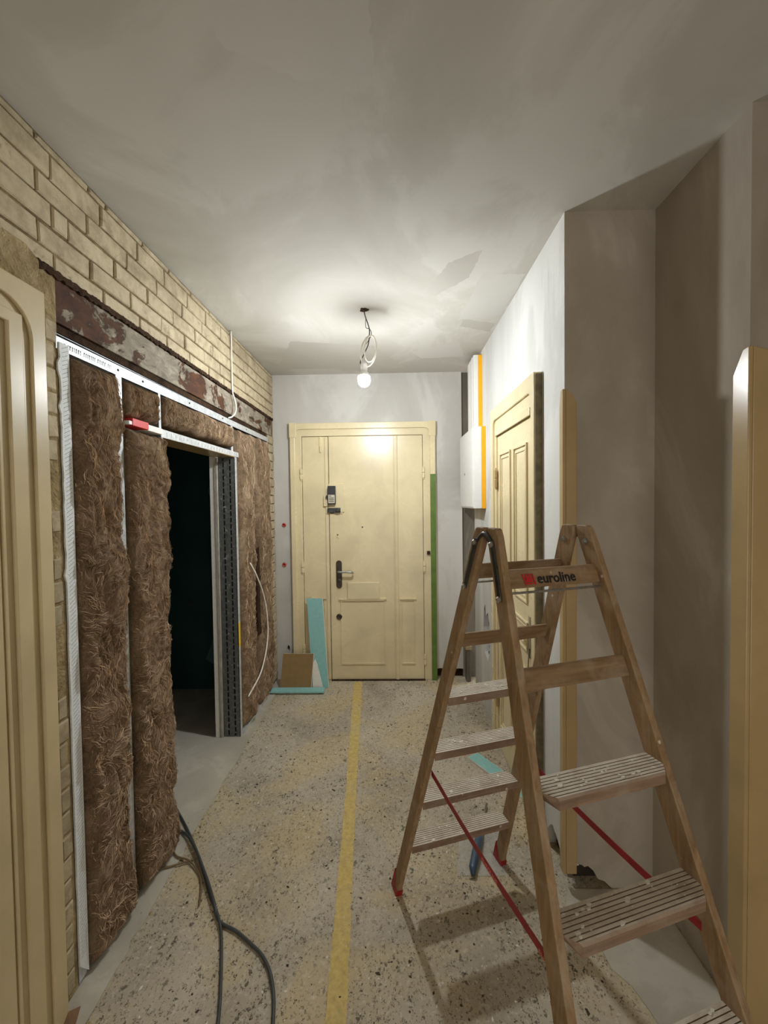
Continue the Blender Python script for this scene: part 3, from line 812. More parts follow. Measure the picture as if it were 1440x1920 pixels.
# dark plastic packer between the last batts
o = MB(leftf).prism([(3.32, .62), (3.40, .62), (3.405, 1.22), (3.37, 1.34), (3.345, 1.25), (3.32, 1.20)], -.02, .022).build('bitumen_strip', M['rubble']); tag(o, 'dark brown strip hanging between the last two insulation batts', 'strip')

# head track with faint print and screws
tr = empty('head_track', (XL, 2.5, 2.235)); tag(tr, 'white galvanised head track under the rusty lintel', 'track')
m = MB(leftf)
m.add([(1.385, 2.226, -.004), (3.755, 2.246, -.004), (3.755, 2.284, -.004), (1.385, 2.268, -.004), (1.385, 2.226, -.001), (3.755, 2.246, -.001), (3.755, 2.284, -.001), (1.385, 2.268, -.001)],
      [(0, 1, 2, 3), (7, 6, 5, 4), (0, 4, 5, 1), (2, 6, 7, 3), (1, 5, 6, 2), (0, 3, 7, 4)])
P(m, 'front_flange', M['galv'], tr)
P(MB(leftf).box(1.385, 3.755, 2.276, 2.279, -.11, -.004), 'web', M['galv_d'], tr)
for y in (1.70, 1.87, 2.30, 2.75, 3.2):
    P(MB().lathe([(.005, 0), (.005, .002), (.003, .004)], (XL-.001, y, 2.248+(y-1.4)*.008), 'x', 10), 'screw', M['black'], tr)
r = random.Random(9); y = 1.42
pm = MB(leftf)
while y < 1.66:
    w = r.uniform(.004, .009)
    if r.random() < .85: pm.box(y, y+w*.45, 2.238+(y-1.4)*.008, 2.254+(y-1.4)*.008, -.001, -.0004).box(y, y+w*.9, 2.250+(y-1.4)*.008, 2.254+(y-1.4)*.008, -.001, -.0004)
    y += w+.003
P(pm, 'faint_print', M['print_g'], tr)
# head profile over the doorway
hp = empty('door_head_profile', (XL, 2.5, 2.03)); tag(hp, 'dusty white steel profile spanning the rough doorway', 'profile')
P(MB(leftf).add([(2.0, 2.022, .001), (3.145, 2.030, .001), (3.150, 2.062, .001), (2.0, 2.062, .001), (2.0, 2.022, .004), (3.140, 2.030, .004), (3.150, 2.062, .004), (2.0, 2.062, .004)],
  [(0, 1, 2, 3), (7, 6, 5, 4), (0, 4, 5, 1), (2, 6, 7, 3), (1, 5, 6, 2), (0, 3, 7, 4)]), 'front_flange', M['galv'], hp)
P(MB(leftf).box(2.02, 2.945, 2.024, 2.027, -.15, .001), 'web', M['cream_trim'], hp)
hm = MB(leftf)
for k in range(26):
    y = 2.05+k*.042; hm.box(y, y+.003, 2.030+(k % 3)*.004, 2.052, .004, .0046)
P(hm, 'ruler_print', M['print_g'], hp)['kind'] = 'stuff'

# slotted jamb (far side of the doorway)
jb = empty('slotted_jamb', (XL-.06, 2.95, 0)); tag(jb, 'dark slotted steel door jamb with bright front edge', 'jamb')
YJ = 2.948
xs = [XL-.122, XL-.092, XL-.080, XL-.044, XL-.032, XL-.002]
web = MB(); z = .02
def q4(m, x0, x1, z0, z1):
    m.add([(x0, YJ, z0), (x1, YJ, z0), (x1, YJ, z1), (x0, YJ, z1), (x0, YJ+.003, z0), (x1, YJ+.003, z0), (x1, YJ+.003, z1), (x0, YJ+.003, z1)],
          [(0, 1, 2, 3), (7, 6, 5, 4), (0, 4, 5, 1), (2, 6, 7, 3), (0, 3, 7, 4), (1, 5, 6, 2)])
q4(web, xs[0], xs[1], .004, 2.022); q4(web, xs[2], xs[3], .004, 2.022); q4(web, xs[4], xs[5], .004, 2.022)
k = 0
while z < 2.0:
    for (xa, xb, sh) in ((xs[1], xs[2], 0), (xs[3], xs[4], .022)):
        q4(web, xa, xb, z-.012+sh, z+sh if z+sh < 2.02 else 2.02)
    z += .046
P(web, 'slotted_web', M['ua'], jb)
P(MB().box(XL-.006, XL-.002, YJ, YJ+.040, .004, 2.060), 'front_flange', M['galv'], jb)
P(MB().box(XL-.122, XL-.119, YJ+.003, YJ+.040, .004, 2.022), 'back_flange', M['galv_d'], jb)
P(MB().box(XL-.116, XL-.008, YJ+.020, YJ+.022, .004, 2.02), 'slot_shade_sheet', M['black'], jb)  # black sheet put inside the profile so the slots look shaded
P(MB().box(XL-.137, XL-.124, YJ-.014, YJ-.002, .004, 2.022), 'edge_batten', M['mortar_g'], jb)
o = MB().box(XL-.0018, XL+.0006, YJ+.003, YJ+.034, .66, .83).build('yellow_tape_strip', M['yellow']); tag(o, 'short strip of yellow tape on the slotted jamb', 'tape')

# red and white offcut lying between the batts
rw = empty('red_white_offcut', (XL-.03, 1.86, 2.045)); tag(rw, 'red and white plastic offcut stuck between two insulation pieces', 'offcut')
P(MB(leftf).box(1.755, 1.872, 2.034, 2.066, -.05, .020), 'red_end', M['red'], rw, bevel=.002)
P(MB(leftf).box(1.872, 1.992, 2.032, 2.060, -.05, .016), 'white_end', M['white'], rw, bevel=.002)
P(MB(leftf).box(1.733, 1.755, 2.036, 2.052, -.03, .018), 'white_tip', M['white'], rw, bevel=.002)

# bottom track in front of the last batts
o = MB().box(XL-.03, XL+.012, 2.99, 3.74, .001, .030).build('floor_track', M['galv']); tag(o, 'low metal floor track below the last insulation batts', 'track')

# cables of the left wall
cw = MB().tube(spline([(XL+.010, 2.905, ZC-.002), (XL+.010, 2.905, 2.70), (XL+.010, 2.905, 2.50), (XL+.012, 2.91, 2.46), (XL+.020, 2.935, 2.40), (XL+.022, 2.925, 2.34), (XL+.020, 2.86, 2.292), (XL+.004, 2.835, 2.28)], 8), .0055, 8).build('white_wall_cable', M['cable_w'], smooth=True)
tag(cw, 'white cable running down the brick into the head track', 'cable')
cl = MB().tube(spline([(XL+.030, 3.13, 1.24), (XL+.055, 3.20, 1.13), (XL+.065, 3.33, .95), (XL+.07, 3.40, .75), (XL+.07, 3.39, .55), (XL+.06, 3.25, .36), (XL+.035, 3.02, .265)], 10), .0055, 8).build('loose_wall_cable', M['cable_w'], smooth=True)
tag(cl, 'loose white cable looping out of the insulation by the jamb', 'cable')

# ================================================================== meter cabinet, duct, pipe stub (right wall)
mc = empty('meter_cabinet', (.68, 3.58, 1.627)); tag(mc, 'white meter cabinet with orange edge mounted on the right wall', 'cabinet')
P(MB().box(.634, .700, 3.275, 3.885, 1.630, 2.272), 'body', M['white'], mc, bevel=.004)
P(MB().box(.628, .634, 3.285, 3.875, 1.640, 2.262), 'door', M['white'], mc, bevel=.003)
P(MB().box(.700, .7315, 3.2745, 3.885, 1.630, 2.272), 'orange_backframe', M['orange'], mc, bevel=.001)
P(MB().lathe([(.010, 0), (.010, -.004), (.006, -.006)], (.628, 3.62, 1.92), 'x', 12), 'lock', M['steel'], mc)
du = empty('cable_duct', (.70, 3.5, 2.274)); tag(du, 'white cable duct with orange edge rising from the meter cabinet', 'duct')
P(MB().box(.664, .700, 3.386, 3.655, 2.274, 2.862), 'body', M['white'], du, bevel=.003)
P(MB().box(.661, .664, 3.45, 3.47, 2.274, 2.860).box(.661, .664, 3.56, 3.565, 2.274, 2.86), 'cover_seam', M['white'], du)
P(MB().box(.700, .7315, 3.3855, 3.655, 2.274, 2.862), 'orange_backframe', M['orange'], du, bevel=.001)
ps = empty('pipe_stub', (.70, 3.90, 0)); tag(ps, 'grey pipe stub with pale cap standing in the chase', 'pipe')
P(MB().box(.668, .712, 3.85, 3.92, .002, .30), 'stub', M['chase'], ps, bevel=.006)
P(MB().box(.662, .718, 3.845, 3.925, .30, .34), 'cap', M['mortar_l'], ps, bevel=.005)

# wires in the far wall
for (x, z, nm, sd_) in ((-1.036, 1.487, 'upper', 1), (-1.042, 1.108, 'lower', 2)):
    pth = spline([(x-.004, YB+.03, z), (x-.002, YB-.006, z+.006), (x+.012, YB-.016, z+.003), (x+.016, YB-.012, z-.012), (x+.004, YB-.012, z-.016), (x-.012, YB-.010, z-.005), (x-.004, YB-.016, z+.012)], 5)
    o = MB().tube(pth, .0052, 6).build('red_wire_end', M['red'], smooth=True)
    tag(o, 'curled red wire end in the %s hole beside the entrance door frame' % nm, 'wire')

# corner boards
def corner_board(name, x, y, ztop, wl_, wd, label, n, zb_=.004):
    t = empty('trim_%d' % n, (x, y, 0)); tag(t, label, 'corner board', kind='structure')
    th = .014
    P(MB().add([(x-th, y-th, zb_), (x-th, y+wl_, zb_), (x-th, y+wl_, ztop-.075), (x-th, y+.010, ztop-.004), (x-th, y-th, ztop), (x-.0005, y-th, zb_), (x-.0005, y+wl_, zb_), (x-.0005, y+wl_, ztop-.075), (x-.0005, y+.010, ztop-.004), (x-.0005, y-th, ztop)],
        [(0, 1, 2, 3, 4), (9, 8, 7, 6, 5), (0, 5, 6, 1), (1, 6, 7, 2), (2, 7, 8, 3), (3, 8, 9, 4), (4, 9, 5, 0)]), 'side_board', M['cream_trim'], t, bevel=.003)
    P(MB().add([(x-.0005, y-th, zb_), (x+wd, y-th, zb_), (x+wd, y-th, ztop-.06), (x+wd*.6, y-th, ztop-.02), (x-.0005, y-th, ztop), (x-.0005, y-.0005, zb_), (x+wd, y-.0005, zb_), (x+wd, y-.0005, ztop-.06), (x+wd*.6, y-.0005, ztop-.02), (x-.0005, y-.0005, ztop)],
        [(0, 1, 2, 3, 4), (9, 8, 7, 6, 5), (0, 5, 6, 1), (1, 6, 7, 2), (2, 7, 8, 3), (3, 8, 9, 4), (4, 9, 5, 0)]), 'face_board', M['cream_trim'], t, bevel=.003)
    return t
corner_board('a', XR, YR, 2.16, .022, .045, 'ochre corner board on the edge next to the recess', 1, .075)
corner_board('b', XN, YN, 2.16, .048, .12, 'glossy ochre corner board on the pier beyond the recess', 2)

# ================================================================== bare bulb on its cable
BX, BY, BZ = -.170, 2.63, 2.472
bl = empty('hanging_bulb', (BX, BY, BZ)); tag(bl, 'lit bare bulb hanging on its cable from the ceiling', 'lamp')
P(MB().lathe([(.0365, .0145), (.033, .0235), (.028, .036), (.018, .048)], (BX, BY, BZ-.005), 'z', 24), 'bulb_base', M['white'], bl, smooth=True)
gb = P(MB().lathe([(.004, -.052), (.020, -.047), (.033, -.033), (.039, -.012), (.0395, .003), (.037, .014), (.033, .0145)], (BX, BY, BZ-.005), 'z', 40), 'bulb_globe', m_emit('bulb_glow', (.91, .96, 1.0, 1), BULB_STRENGTH), bl, smooth=True)
P(MB().lathe([(.018, .036), (.021, .048), (.021, .085), (.012, .10), (.005, .104)], (BX, BY, BZ), 'z', 18), 'lamp_holder', M['white'], bl, smooth=False)
main = spline([(BX+.004, BY, ZC+.004), (BX+.012, BY, ZC-.04), (BX+.036, BY, ZC-.115), (BX+.036, BY+.004, ZC-.165), (BX+.028, BY, ZC-.22), (BX+.0, BY-.01, ZC-.285), (BX-.022, BY, ZC-.325), (BX-.012, BY, ZC-.345), (BX, BY, BZ+.10)], 8)
P(MB().tube(main, .0035, 8), 'flex', M['cable_g'], bl, smooth=True)
twist = spline([(BX+.018, BY-.004, ZC-.05), (BX+.014, BY-.006, ZC-.085), (BX+.018, BY-.01, ZC-.118), (BX+.040, BY-.008, ZC-.125), (BX+.050, BY, ZC-.155), (BX+.030, BY+.008, ZC-.19), (BX+.014, BY+.006, ZC-.215)], 8)
P(MB().tube(twist, .0022, 6), 'twisted_wire', M['cable_g'], bl, smooth=True)
lp1 = []
for k in range(41):
    a = 2*math.pi*k/40
    lp1.append((BX+.030+.040*math.sin(a)-.020*math.cos(a)*-.6, BY+.012*math.sin(a), ZC-.255+.082*math.cos(a)))
lp1 = [((x-BX-.03)*1.15+BX+.032, y, (z-ZC+.255)*1.15+ZC-.258) for x, y, z in lp1]
P(MB().tube(lp1, .005, 8), 'cable_loop', M['cable_w'], bl, smooth=True)
lp2 = [(x*.72+(BX+.030)*.28+.010, y-.012, z*.86+(ZC-.255)*.14+.010) for x, y, z in lp1]
P(MB().tube(lp2, .0045, 8), 'cable_loop', M['cable_w'], bl, smooth=True)
rose = MB().prism(blob(0, 0, .028, .022, 12, 77, .3), 0, .006)
o = rose.build('ceiling_hole', M['rubble'], ce); o.location = (BX+.004, BY, ZC-.006)

# ================================================================== stepladder
LX, LY, PHI = .431, 1.268, math.radians(17.43)
lad = empty('stepladder', (LX, LY, 0), PHI); tag(lad, 'wooden double stepladder splashed with plaster, red straps and red feet', 'stepladder')
TA = .3646; TH = math.atan(TA); ZT = 1.523
def vc(z): return .059+(ZT-z)*TA
def hw(z): return (.322+.123*(ZT-z))/2
def lbuild(mb, name, mat, parent=None, **k):
    return mb.build(name, mat, parent or lad, **k)
RD, RT = .055, .022          # rail depth and thickness
for sg, sh in ((1, -.008), (-1, 0.0)):
    fn = 'far' if sg > 0 else 'near'
    for side in (-1, 1):
        m = MB(); zt, zb = 1.618, .004
        pts = []
        d = RD/2/math.cos(TH)
        def col(z, dv, t): return (sh+side*hw(z)+t, sg*(vc(z)+dv), z)
        ring = lambda z, e0=0, e1=0: [col(z, -d+e0, -RT/2), col(z, d-e1, -RT/2), col(z, d-e1, RT/2), col(z, -d+e0, RT/2)]
        # top is chamfered on its outer corner
        R = [ring(zb), ring(.8), ring(zt-.024), ring(zt-.006, .006, .004), ring(zt, .012, .010)]
        vs = [p for r_ in R for p in r_]
        fs = [(0, 1, 2, 3), tuple(4*(len(R)-1)+i for i in (3, 2, 1, 0))]
        for i in range(len(R)-1):
            for j in range(4):
                fs.append((4*i+j, 4*i+(j+1) % 4, 4*i+4+(j+1) % 4, 4*i+4+j))
        rail = lbuild(m.add(vs, fs), 'rail', M['wood'], bevel=.003)
        # shallow groove line on the rail face
        g = MB(); t0 = side*RT/2 if side < 0 else -RT/2
        # foot cap
        fm = MB(); zf = .075
        a = [col(0.0, -d-.004, -RT/2-.004), col(0.0, d+.006, -RT/2-.004), col(zf*1.35, d+.004, -RT/2-.004), col(zf*.32, -d*.2, -RT/2-.004), col(zf*.42, -d-.003, -RT/2-.004)]
        b = [col(0.0, -d-.004, RT/2+.004), col(0.0, d+.006, RT/2+.004), col(zf*1.35, d+.004, RT/2+.004), col(zf*.32, -d*.2, RT/2+.004), col(zf*.42, -d-.003, RT/2+.004)]
        fm.add(a+b, [(0, 1, 2, 3, 4), (9, 8, 7, 6, 5)]+[(i, (i+1) % 5, 5+(i+1) % 5, 5+i) for i in range(5)])
        lbuild(fm, 'rubber_foot', M['redfoot'], rail, bevel=.002)
        # hinge strap on the outer face with bolts
        xo = side*(RT/2+.0015)
        z0, z1 = 1.585, 1.425
        hs = MB()
        w = .009
        q = [(z0, w), (z1, w)]
        f1 = [col(z0, -w, xo), col(z0, w, xo), col(z1, w, xo), col(z1, -w, xo)]
        f2 = [(x+side*.004, y, zz) for x, y, zz in f1]
        hs.add(f1+f2, [(0, 1, 2, 3), (7, 6, 5, 4)]+[(i, (i+1) % 4, 4+(i+1) % 4, 4+i) for i in range(4)])
        st = lbuild(hs, 'hinge_strap', M['steel_d'], rail, bevel=.001)
        for zz in (z0-.012, z1+.004):
            c = col(zz, 0, xo+side*.004)
            lbuild(MB().lathe([(.0085, 0), (.0085, side*.004), (.004, side*.008)], c, 'x', 10), 'bolt', M['steel'], st)
        c = col(1.57, 0, -xo)
        lbuild(MB().lathe([(.010, 0), (.010, -side*.003), (.006, -side*.003), (.005, -side*.009)], c, 'x', 10), 'nut', M['steel'], rail)
    # two narrow boards
    for z in (1.503, 1.260):
        h = .049; L = hw(z-h/2)-RT/2+.001
        yc0, yc1 = sg*(vc(z)), sg*vc(z-h)
        t = .0095
        vs = []
        for x in (-L, L):
            xx = x+sh
            vs += [(xx, yc1-t, z-h), (xx, yc1+t, z-h), (xx, yc0+t, z-.006), (xx, yc0+t*.5, z), (xx, yc0-t*.5, z), (xx, yc0-t, z-.006)]
        fs = [tuple(range(6)), tuple(range(11, 5, -1))]+[(i, (i+1) % 6, 6+(i+1) % 6, 6+i) for i in range(6)]
        lbuild(MB().add(vs, fs), 'rung_board', M['wood_r'], bevel=.002)
    # tie rod under the top board
    zr = 1.441; L = hw(zr)-RT/2
    lbuild(MB().tube([(-L+sh, sg*vc(zr), zr), (L+sh, sg*vc(zr), zr)], .0035, 8), 'tie_rod', M['steel'])
    # grooved treads
    for z in (1.017, .773, .529, .285):
        L0 = hw(z)-RT/2+.001; base = vc(z)
        prof = []; dep0, dep1 = -.024, .056; th = .028
        prof.append((dep0, -th))
        prof.append((dep0, 0.0))
        ng = 7; pitch_ = (dep1-dep0)/(ng+1)
        for k in range(1, ng+1):
            c = dep0+k*pitch_
            prof += [(c-.0012, 0), (c-.0008, -.0022), (c+.0008, -.0022), (c+.0012, 0)]
        prof += [(dep1-.004, 0), (dep1, -.005), (dep1, -th)]
        half = lambda v: L0 if v < .026 else L0-(v-.026)/.030*.026
        n = len(prof)
        vs = [(-half(v)+sh, sg*(base+v), z+h) for v, h in prof]+[(half(v)+sh, sg*(base+v), z+h) for v, h in prof]
        fs = [tuple(range(n)), tuple(range(2*n-1, n-1, -1))]+[(i, (i+1) % n, n+(i+1) % n, n+i) for i in range(n)]
        tr_ = lbuild(MB().add(vs, fs), 'tread', M['tread'])
        # plaster crumbs on the tread
        rr = random.Random(int(z*1000)+sg)
        cr = MB()
        for k in range(22):
            x = rr.uniform(-L0+.03, L0-.03)+sh; v = rr.uniform(dep0+.006, dep1-.01); s = .001+.005*rr.random()**3
            cr.prism([(x+a_, sg*(base+v)+b_) for a_, b_ in blob(0, 0, s*1.6, s, 5, rr.randint(0, 9999), .35)], z-.001, z+rr.uniform(.001, .003))
        lbuild(cr, 'plaster_crumbs', M['debris_l'], tr_)['kind'] = 'stuff'
# red straps between the two halves
for side in (-1, 1):
    z = .67; x = side*(hw(z)-RT/2-.004)
    yf, yn = vc(z)-.012, -vc(z)+.012
    m = MB(); n = 12; vs = []
    for k in range(n+1):
        t = k/n; y = yf+(yn-yf)*t; sag = -.012*math.sin(math.pi*t)
        vs += [(x-.001, y, z+sag-.011), (x+.001, y, z+sag-.011), (x+.001, y, z+sag+.011), (x-.001, y, z+sag+.011)]
    fs = [(0, 1, 2, 3), tuple(4*n+i for i in (3, 2, 1, 0))]+[(4*k+j, 4*k+(j+1) % 4, 4*k+4+(j+1) % 4, 4*k+4+j) for k in range(n) for j in range(4)]
    lbuild(m.add(vs, fs), 'safety_strap', M['red_strap'])
# hinge bridge pieces at the top
for side in (-1, 1):
    x = side*(hw(1.58)+RT/2+.004)
    P0 = spline([(x, vc(1.575), 1.575), (x, vc(1.60)*.6, 1.592), (x, 0, 1.600), (x, -vc(1.60)*.6, 1.592), (x, -vc(1.575), 1.575)], 5)
    lbuild(MB().tube(P0, .008, 8), 'hinge_bridge', M['steel_d'], smooth=True)

def text_mesh(name, s, size, mat, parent, M4, bold=.0):
    cu = bpy.data.curves.new(name, 'FONT'); cu.body = s; cu.size = size; cu.extrude = .0004; cu.offset = bold; cu.resolution_u = 3
    ob = bpy.data.objects.new(name, cu); C.objects.link(ob)
    dg = bpy.context.evaluated_depsgraph_get()
    me = bpy.data.meshes.new_from_object(ob.evaluated_get(dg))
    bpy.data.objects.remove(ob)
    me.materials.clear(); me.materials.append(mat)
    me.transform(M4)
    o = bpy.data.objects.new(name, me); C.objects.link(o); o.parent = parent
    return o
# printed brand on the near top board: the board leans with the rails
zb_ = 1.503; ang = TH
near_y = -vc(zb_-.040)-.0102-.0006
# local frame of the board face: x along the board, up along the lean, normal towards the viewer
upv = Vector((0, TA, 1)).normalized(); nx = Vector((1, 0, 0)); nn = nx.cross(upv)
MT = Matrix(((nx.x, upv.x, nn.x, -.058), (nx.y, upv.y, nn.y, near_y), (nx.z, upv.z, nn.z, zb_-.0385), (0, 0, 0, 1)))
text_mesh('brand_lettering', 'euroline', .040, M['print'], lad, MT @ Matrix.Diagonal((.96, 1, 1, 1)), .0006)
lg = MB(lambda a, b, n: tuple(MT @ Vector((a, b, n))))
lg.prism([(-.048, .028), (-.042, .028), (-.037, -.004), (-.040, -.004)], 0, .0005)
for (a0, a1, b0, b1) in ((-.037, -.017, .0235, .0275), (-.037, -.017, .0045, .0215), (-.037, -.017, -.0015, .0025), (-.0365, -.0355, -.002, .028)):
    lg.box(a0, a1, b0, b1, 0, .0005)
lg.prism([(-.0145, .028), (-.0115, .028), (-.006, -.002), (-.0125, -.002)], 0, .0005)
lg.build('brand_emblem', M['logo_red'], lad)
# faint lettering on the strap nearest the room
z = .67; x = -(hw(z)-RT/2-.004)-.0014
for yy in (-.02, -.28):
    T = Matrix(((0, 0, -1, x), (-1, 0, 0, yy), (0, 1, 0, z-.018+(.0 if yy < -.1 else -.003)), (0, 0, 0, 1)))
    text_mesh('strap_lettering', 'EUROLINE', .018, M['strap_print'], lad, T, 0)

# ================================================================== boards leaning by the entrance door
def board(name, p0, w, h, th, lean, rz, mat_face, label, edge=True, shear=0.0, cut=None):
    """board standing at p0 (bottom left), leaning back"""
    root = empty(name, p0, rz); tag(root, label, 'plasterboard')
    up_ = Vector((shear, math.sin(lean), math.cos(lean))); out_ = Vector((0, -math.cos(lean), math.sin(lean)))
    f = lambda a, b, n: tuple(Vector((a, 0, 0))+up_*b+out_*n)
    poly = cut or [(0, 0), (w, 0), (w, h), (0, h)]
    MB(f).prism(poly, 0, th*.9).build('gypsum_core', M['gypsum'], root)
    MB(f).prism([(a+(.001 if a < w/2 else -.0025), b) for a, b in poly], th*.9, th).build('paper_face', mat_face, root)
    return root
board('teal_plank', (-.752, 3.752, .002), .150, .80, .0125, math.radians(8.5), math.radians(-2), M['teal'], 'tall narrow teal plasterboard strip leaning on the entrance door', shear=-.085)
board('brown_board', (-1.040, 3.705, .002), .285, .315, .0125, math.radians(11), math.radians(-1), M['kraft'], 'brown backed plasterboard offcut leaning below the end wall', shear=.06)
o = board('pale_offcut', (-.748, 3.726, .002), .10, .26, .008, math.radians(8), math.radians(-3), M['gypsum'], 'pale wedge shaped plaster offcut in front of the tall teal strip', cut=[(0, 0), (.10, 0), (.045, .20), (.02, .26), (0, .22)])
tl = empty('teal_strip', (-.88, 3.65, 0), math.radians(.5)); tag(tl, 'teal plasterboard strip lying flat below the brown offcut', 'plasterboard')
MB().prism([(-.255, -.045), (.255, -.048), (.25, .040), (-.235, .042)], .016, .028).build('gypsum_core', M['teal'], tl)
MB().prism([(-.253, -.043), (.253, -.046), (.248, .038), (-.233, .040)], .028, .0285).build('paper_face', M['teal'], tl)
MB().box(-.2, .2, -.02, .02, .001, .016).build('offcut_below', M['gypsum'], tl)
t2 = empty('teal_scrap', (.64, 2.52, 0), math.radians(-57)); tag(t2, 'teal plasterboard scrap lying by the side door', 'plasterboard')
MB().box(-.24, .24, -.045, .045, .002, .012).build('gypsum_core', M['gypsum'], t2)
MB().box(-.238, .238, -.043, .043, .012, .0125).build('paper_face', M['teal'], t2)

# ================================================================== floor line, cables, tool, crumbs
r = random.Random(21); A, B = [], []
n = 320
for k in range(n+1):
    t = k/n; y = .35+(3.86-.35)*t
    xc = -.155-.054*(y-.35)
    w = .034+.003*math.sin(y*2.1)
    A.append((xc-w+r.uniform(-.003, .003), y)); B.append((xc+w+r.uniform(-.003, .003), y))
o = MB().strip(A, B, .0005, .0020).build('floor_line', M['floor_line']); tag(o, 'faded yellow line running along the floor to the entrance door', 'floor marking')

def zc(pts, h=.006): return [(x, y, (h if len(p) < 1 else p[0])+.004) for x, y, *p in pts]
c1 = spline([(-1.31, 2.33, .010), (-1.14, 2.15, .012), (-1.00, 1.99, .012), (-.885, 1.84, .011), (-.80, 1.72, .011), (-.735, 1.64, .016), (-.69, 1.565, .011), (-.635, 1.43, .008), (-.59, 1.30, .008), (-.54, 1.1, .008), (-.45, .8, .008)], 10)
o = MB().tube(c1, .006, 8).build('floor_cable', M['cable_b'], smooth=True); tag(o, 'dark cable lying straight across the floor from the doorway', 'cable')
c2 = spline([(-1.24, 2.10, .012), (-1.12, 2.08, .012), (-1.01, 1.99, .026), (-.87, 1.82, .026), (-.78, 1.70, .024), (-.725, 1.625, .010), (-.64, 1.585, .009), (-.575, 1.545, .009), (-.50, 1.49, .009), (-.445, 1.41, .009), (-.41, 1.30, .009), (-.38, 1.1, .009), (-.40, .85, .009)], 10)
o = MB().tube(c2, .0065, 8).build('floor_cable', M['cable_b'], smooth=True); tag(o, 'thicker dark cable bending away to the right over the floor', 'cable')
c3 = spline([(-1.12, 2.00, .008), (-1.06, 1.93, .011), (-.98, 1.90, .012), (-.90, 1.83, .010), (-.86, 1.76, .010), (-.835, 1.69, .010)], 8)
o = MB().tube(c3, .0042, 6).build('thin_floor_cable', M['cable_t'], smooth=True); tag(o, 'thin tan wire beside the dark floor cables', 'cable')
c4 = spline([(-1.10, 1.86, .010), (-1.06, 1.87, .010), (-1.00, 1.895, .010), (-.965, 1.905, .010)], 8)
o = MB().tube(c4, .004, 6).build('thin_floor_cable', M['cable_t'], smooth=True); tag(o, 'short tan wire end coming from under the batt', 'cable')

tool = empty('trowel_handle', (.39, 1.96, .003), 0); tag(tool, 'dark blue tapered tool lying behind the ladder foot', 'tool')
pth = [(.339-.39, 1.828-1.96, .019), (.345-.39, 1.86-1.96, .021), (.372-.39, 1.93-1.96, .023), (.405-.39, 2.02-1.96, .022), (.43-.39, 2.09-1.96, .018), (.45-.39, 2.15-1.96, .014)]
MB().tube(pth, [.010, .018, .020, .019, .014, .010], 10).build('handle', M['blue_tool'], tool, smooth=True)
MB().tube([(.447-.39, 2.14-1.96, .013), (.50-.39, 2.27-1.96, .013)], .006, 8).build('shank', M['steel'], tool, smooth=True)
# crumpled film below the tool
nx_, ny_ = 26, 34
vs = []; fs = []
for i in range(ny_+1):
    for j in range(nx_+1):
        x = .275+.21*j/nx_+.05*(i/ny_); y = 1.84+.30*i/ny_
        vs.append((x, y, .004+.007*abs(float(pnoise(np.array(x*17), np.array(y*15), np.array(.3))))))
fs = [(i*(nx_+1)+j, i*(nx_+1)+j+1, (i+1)*(nx_+1)+j+1, (i+1)*(nx_+1)+j) for i in range(ny_) for j in range(nx_)]
o = finish('plastic_film', vs, fs, M['film'], smooth=True); tag(o, 'clear crumpled plastic film under the blue tool', 'plastic film')
# brown wedge by the left casing
o = MB().add([(-1.135, 1.255, .001), (-1.04, 1.26, .001), (-1.075, 1.345, .001), (-1.088, 1.30, .035)], [(0, 1, 2), (0, 1, 3), (1, 2, 3), (2, 0, 3)]).build('wood_chip', M['brown_chip']); tag(o, 'brown wooden wedge lying at the foot of the left casing', 'wood chip')
# side door key with yellow tag
kt = empty('hanging_key', (XR-.03, 2.19, .75)); tag(kt, 'key with yellow tag hanging from the side door lock', 'key')
P(MB().tube([(XR-.022, 2.19, .91), (XR-.028, 2.19, .80)], .004, 6), 'key_chain', M['steel'], kt)
P(MB().box(XR-.032, XR-.026, 2.17, 2.205, .72, .80), 'key_tag', M['yellow'], kt, bevel=.002)

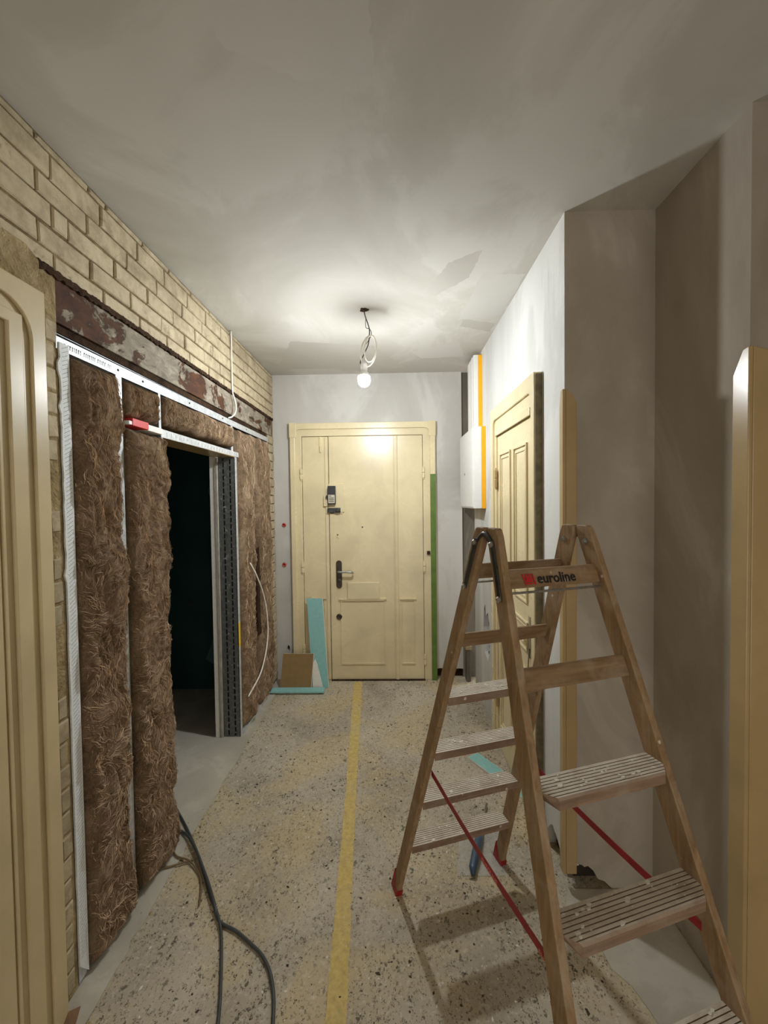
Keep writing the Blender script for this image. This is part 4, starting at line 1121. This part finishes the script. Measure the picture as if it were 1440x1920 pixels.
deb = MB(); deb_mat = []
def crumbs(mat_index, n, seed, area, smin, smax):
    r = random.Random(seed)
    for k in range(n):
        x = r.uniform(area[0], area[1]); y = area[2]+(area[3]-area[2])*r.random()**1.2; s = smin+(smax-smin)*r.random()**4
        el = r.uniform(.8, 1.8); a = r.uniform(0, math.pi); c, d = math.cos(a), math.sin(a); h = s*r.uniform(.3, .8)
        q = [(s*el, 0), (s*.3, s*.8), (-s*el*.9, s*.3), (-s*.2, -s*.9)]
        pts = [(x+p*c-w*d, y+p*d+w*c, .001) for p, w in q]+[(x+.3*s*r.uniform(-1, 1), y+.3*s*r.uniform(-1, 1), .001+h)]
        deb.add(pts, [(0, 1, 4), (1, 2, 4), (2, 3, 4), (3, 0, 4), (3, 2, 1, 0)]); deb_mat.extend([mat_index]*5)
crumbs(0, 1500, 31, (-1.0, .70, .9, 3.88), .001, .0065)
crumbs(1, 1600, 32, (-1.05, .72, .9, 3.88), .001, .0075)
crumbs(2, 420, 33, (-1.118, -1.02, 1.25, 3.7), .002, .009)
crumbs(2, 380, 34, (.58, .728, 2.0, 3.7), .002, .012)
o = deb.build('floor_debris', M['debris_l'])
for mm in (M['debris_d'], M['mortar_l']): o.data.materials.append(mm)
o.data.polygons.foreach_set('material_index', deb_mat)
tag(o, 'plaster crumbs, grit and splinters scattered over the floor', 'debris', kind='stuff')

# skim coat patches left by the trowel on the ceiling
def ceil_at(px, py):
    d = fwd+r2*((px-720)/FPX)-u2*((py-960)/FPX); t = (ZC-1.70)/d.z
    return (d.x*t, d.y*t)
def sm(name, a): return m_plaster(name, tuple(c*.95 for c in a[:3])+(1,), a, 1.3, (1, 1, 1), .1)
M['skim_d'] = sm('darker_skim', srgb(190, 186, 177)); M['skim_l'] = sm('lighter_skim', srgb(205, 202, 195))
patches = [([(842, 492), (905, 468), (880, 520), (806, 560), (800, 545)], 'skim_d'), ([(868, 598), (930, 606), (918, 622), (862, 612)], 'skim_d'),
           ([(905, 512), (985, 514), (940, 590), (858, 600)], 'skim_l'),
           ([(545, 640), (700, 648), (760, 690), (520, 692)], 'skim_d'),
           ([(330, -40), (690, -60), (700, 145), (560, 150), (420, 90)], 'skim_l'), ([(770, 660), (860, 640), (870, 668), (790, 672)], 'skim_l')]
for i, (pp, mk) in enumerate(patches):
    w = [ceil_at(*p) for p in pp]; ring = []
    for k in range(len(w)): ring += jag(w[k], w[(k+1) % len(w)], 12, .006, 500+i*10+k)
    MB().prism(ring, ZC-.00020-.00003*i, ZC+.001).build('skim_patch', M[mk], ce)
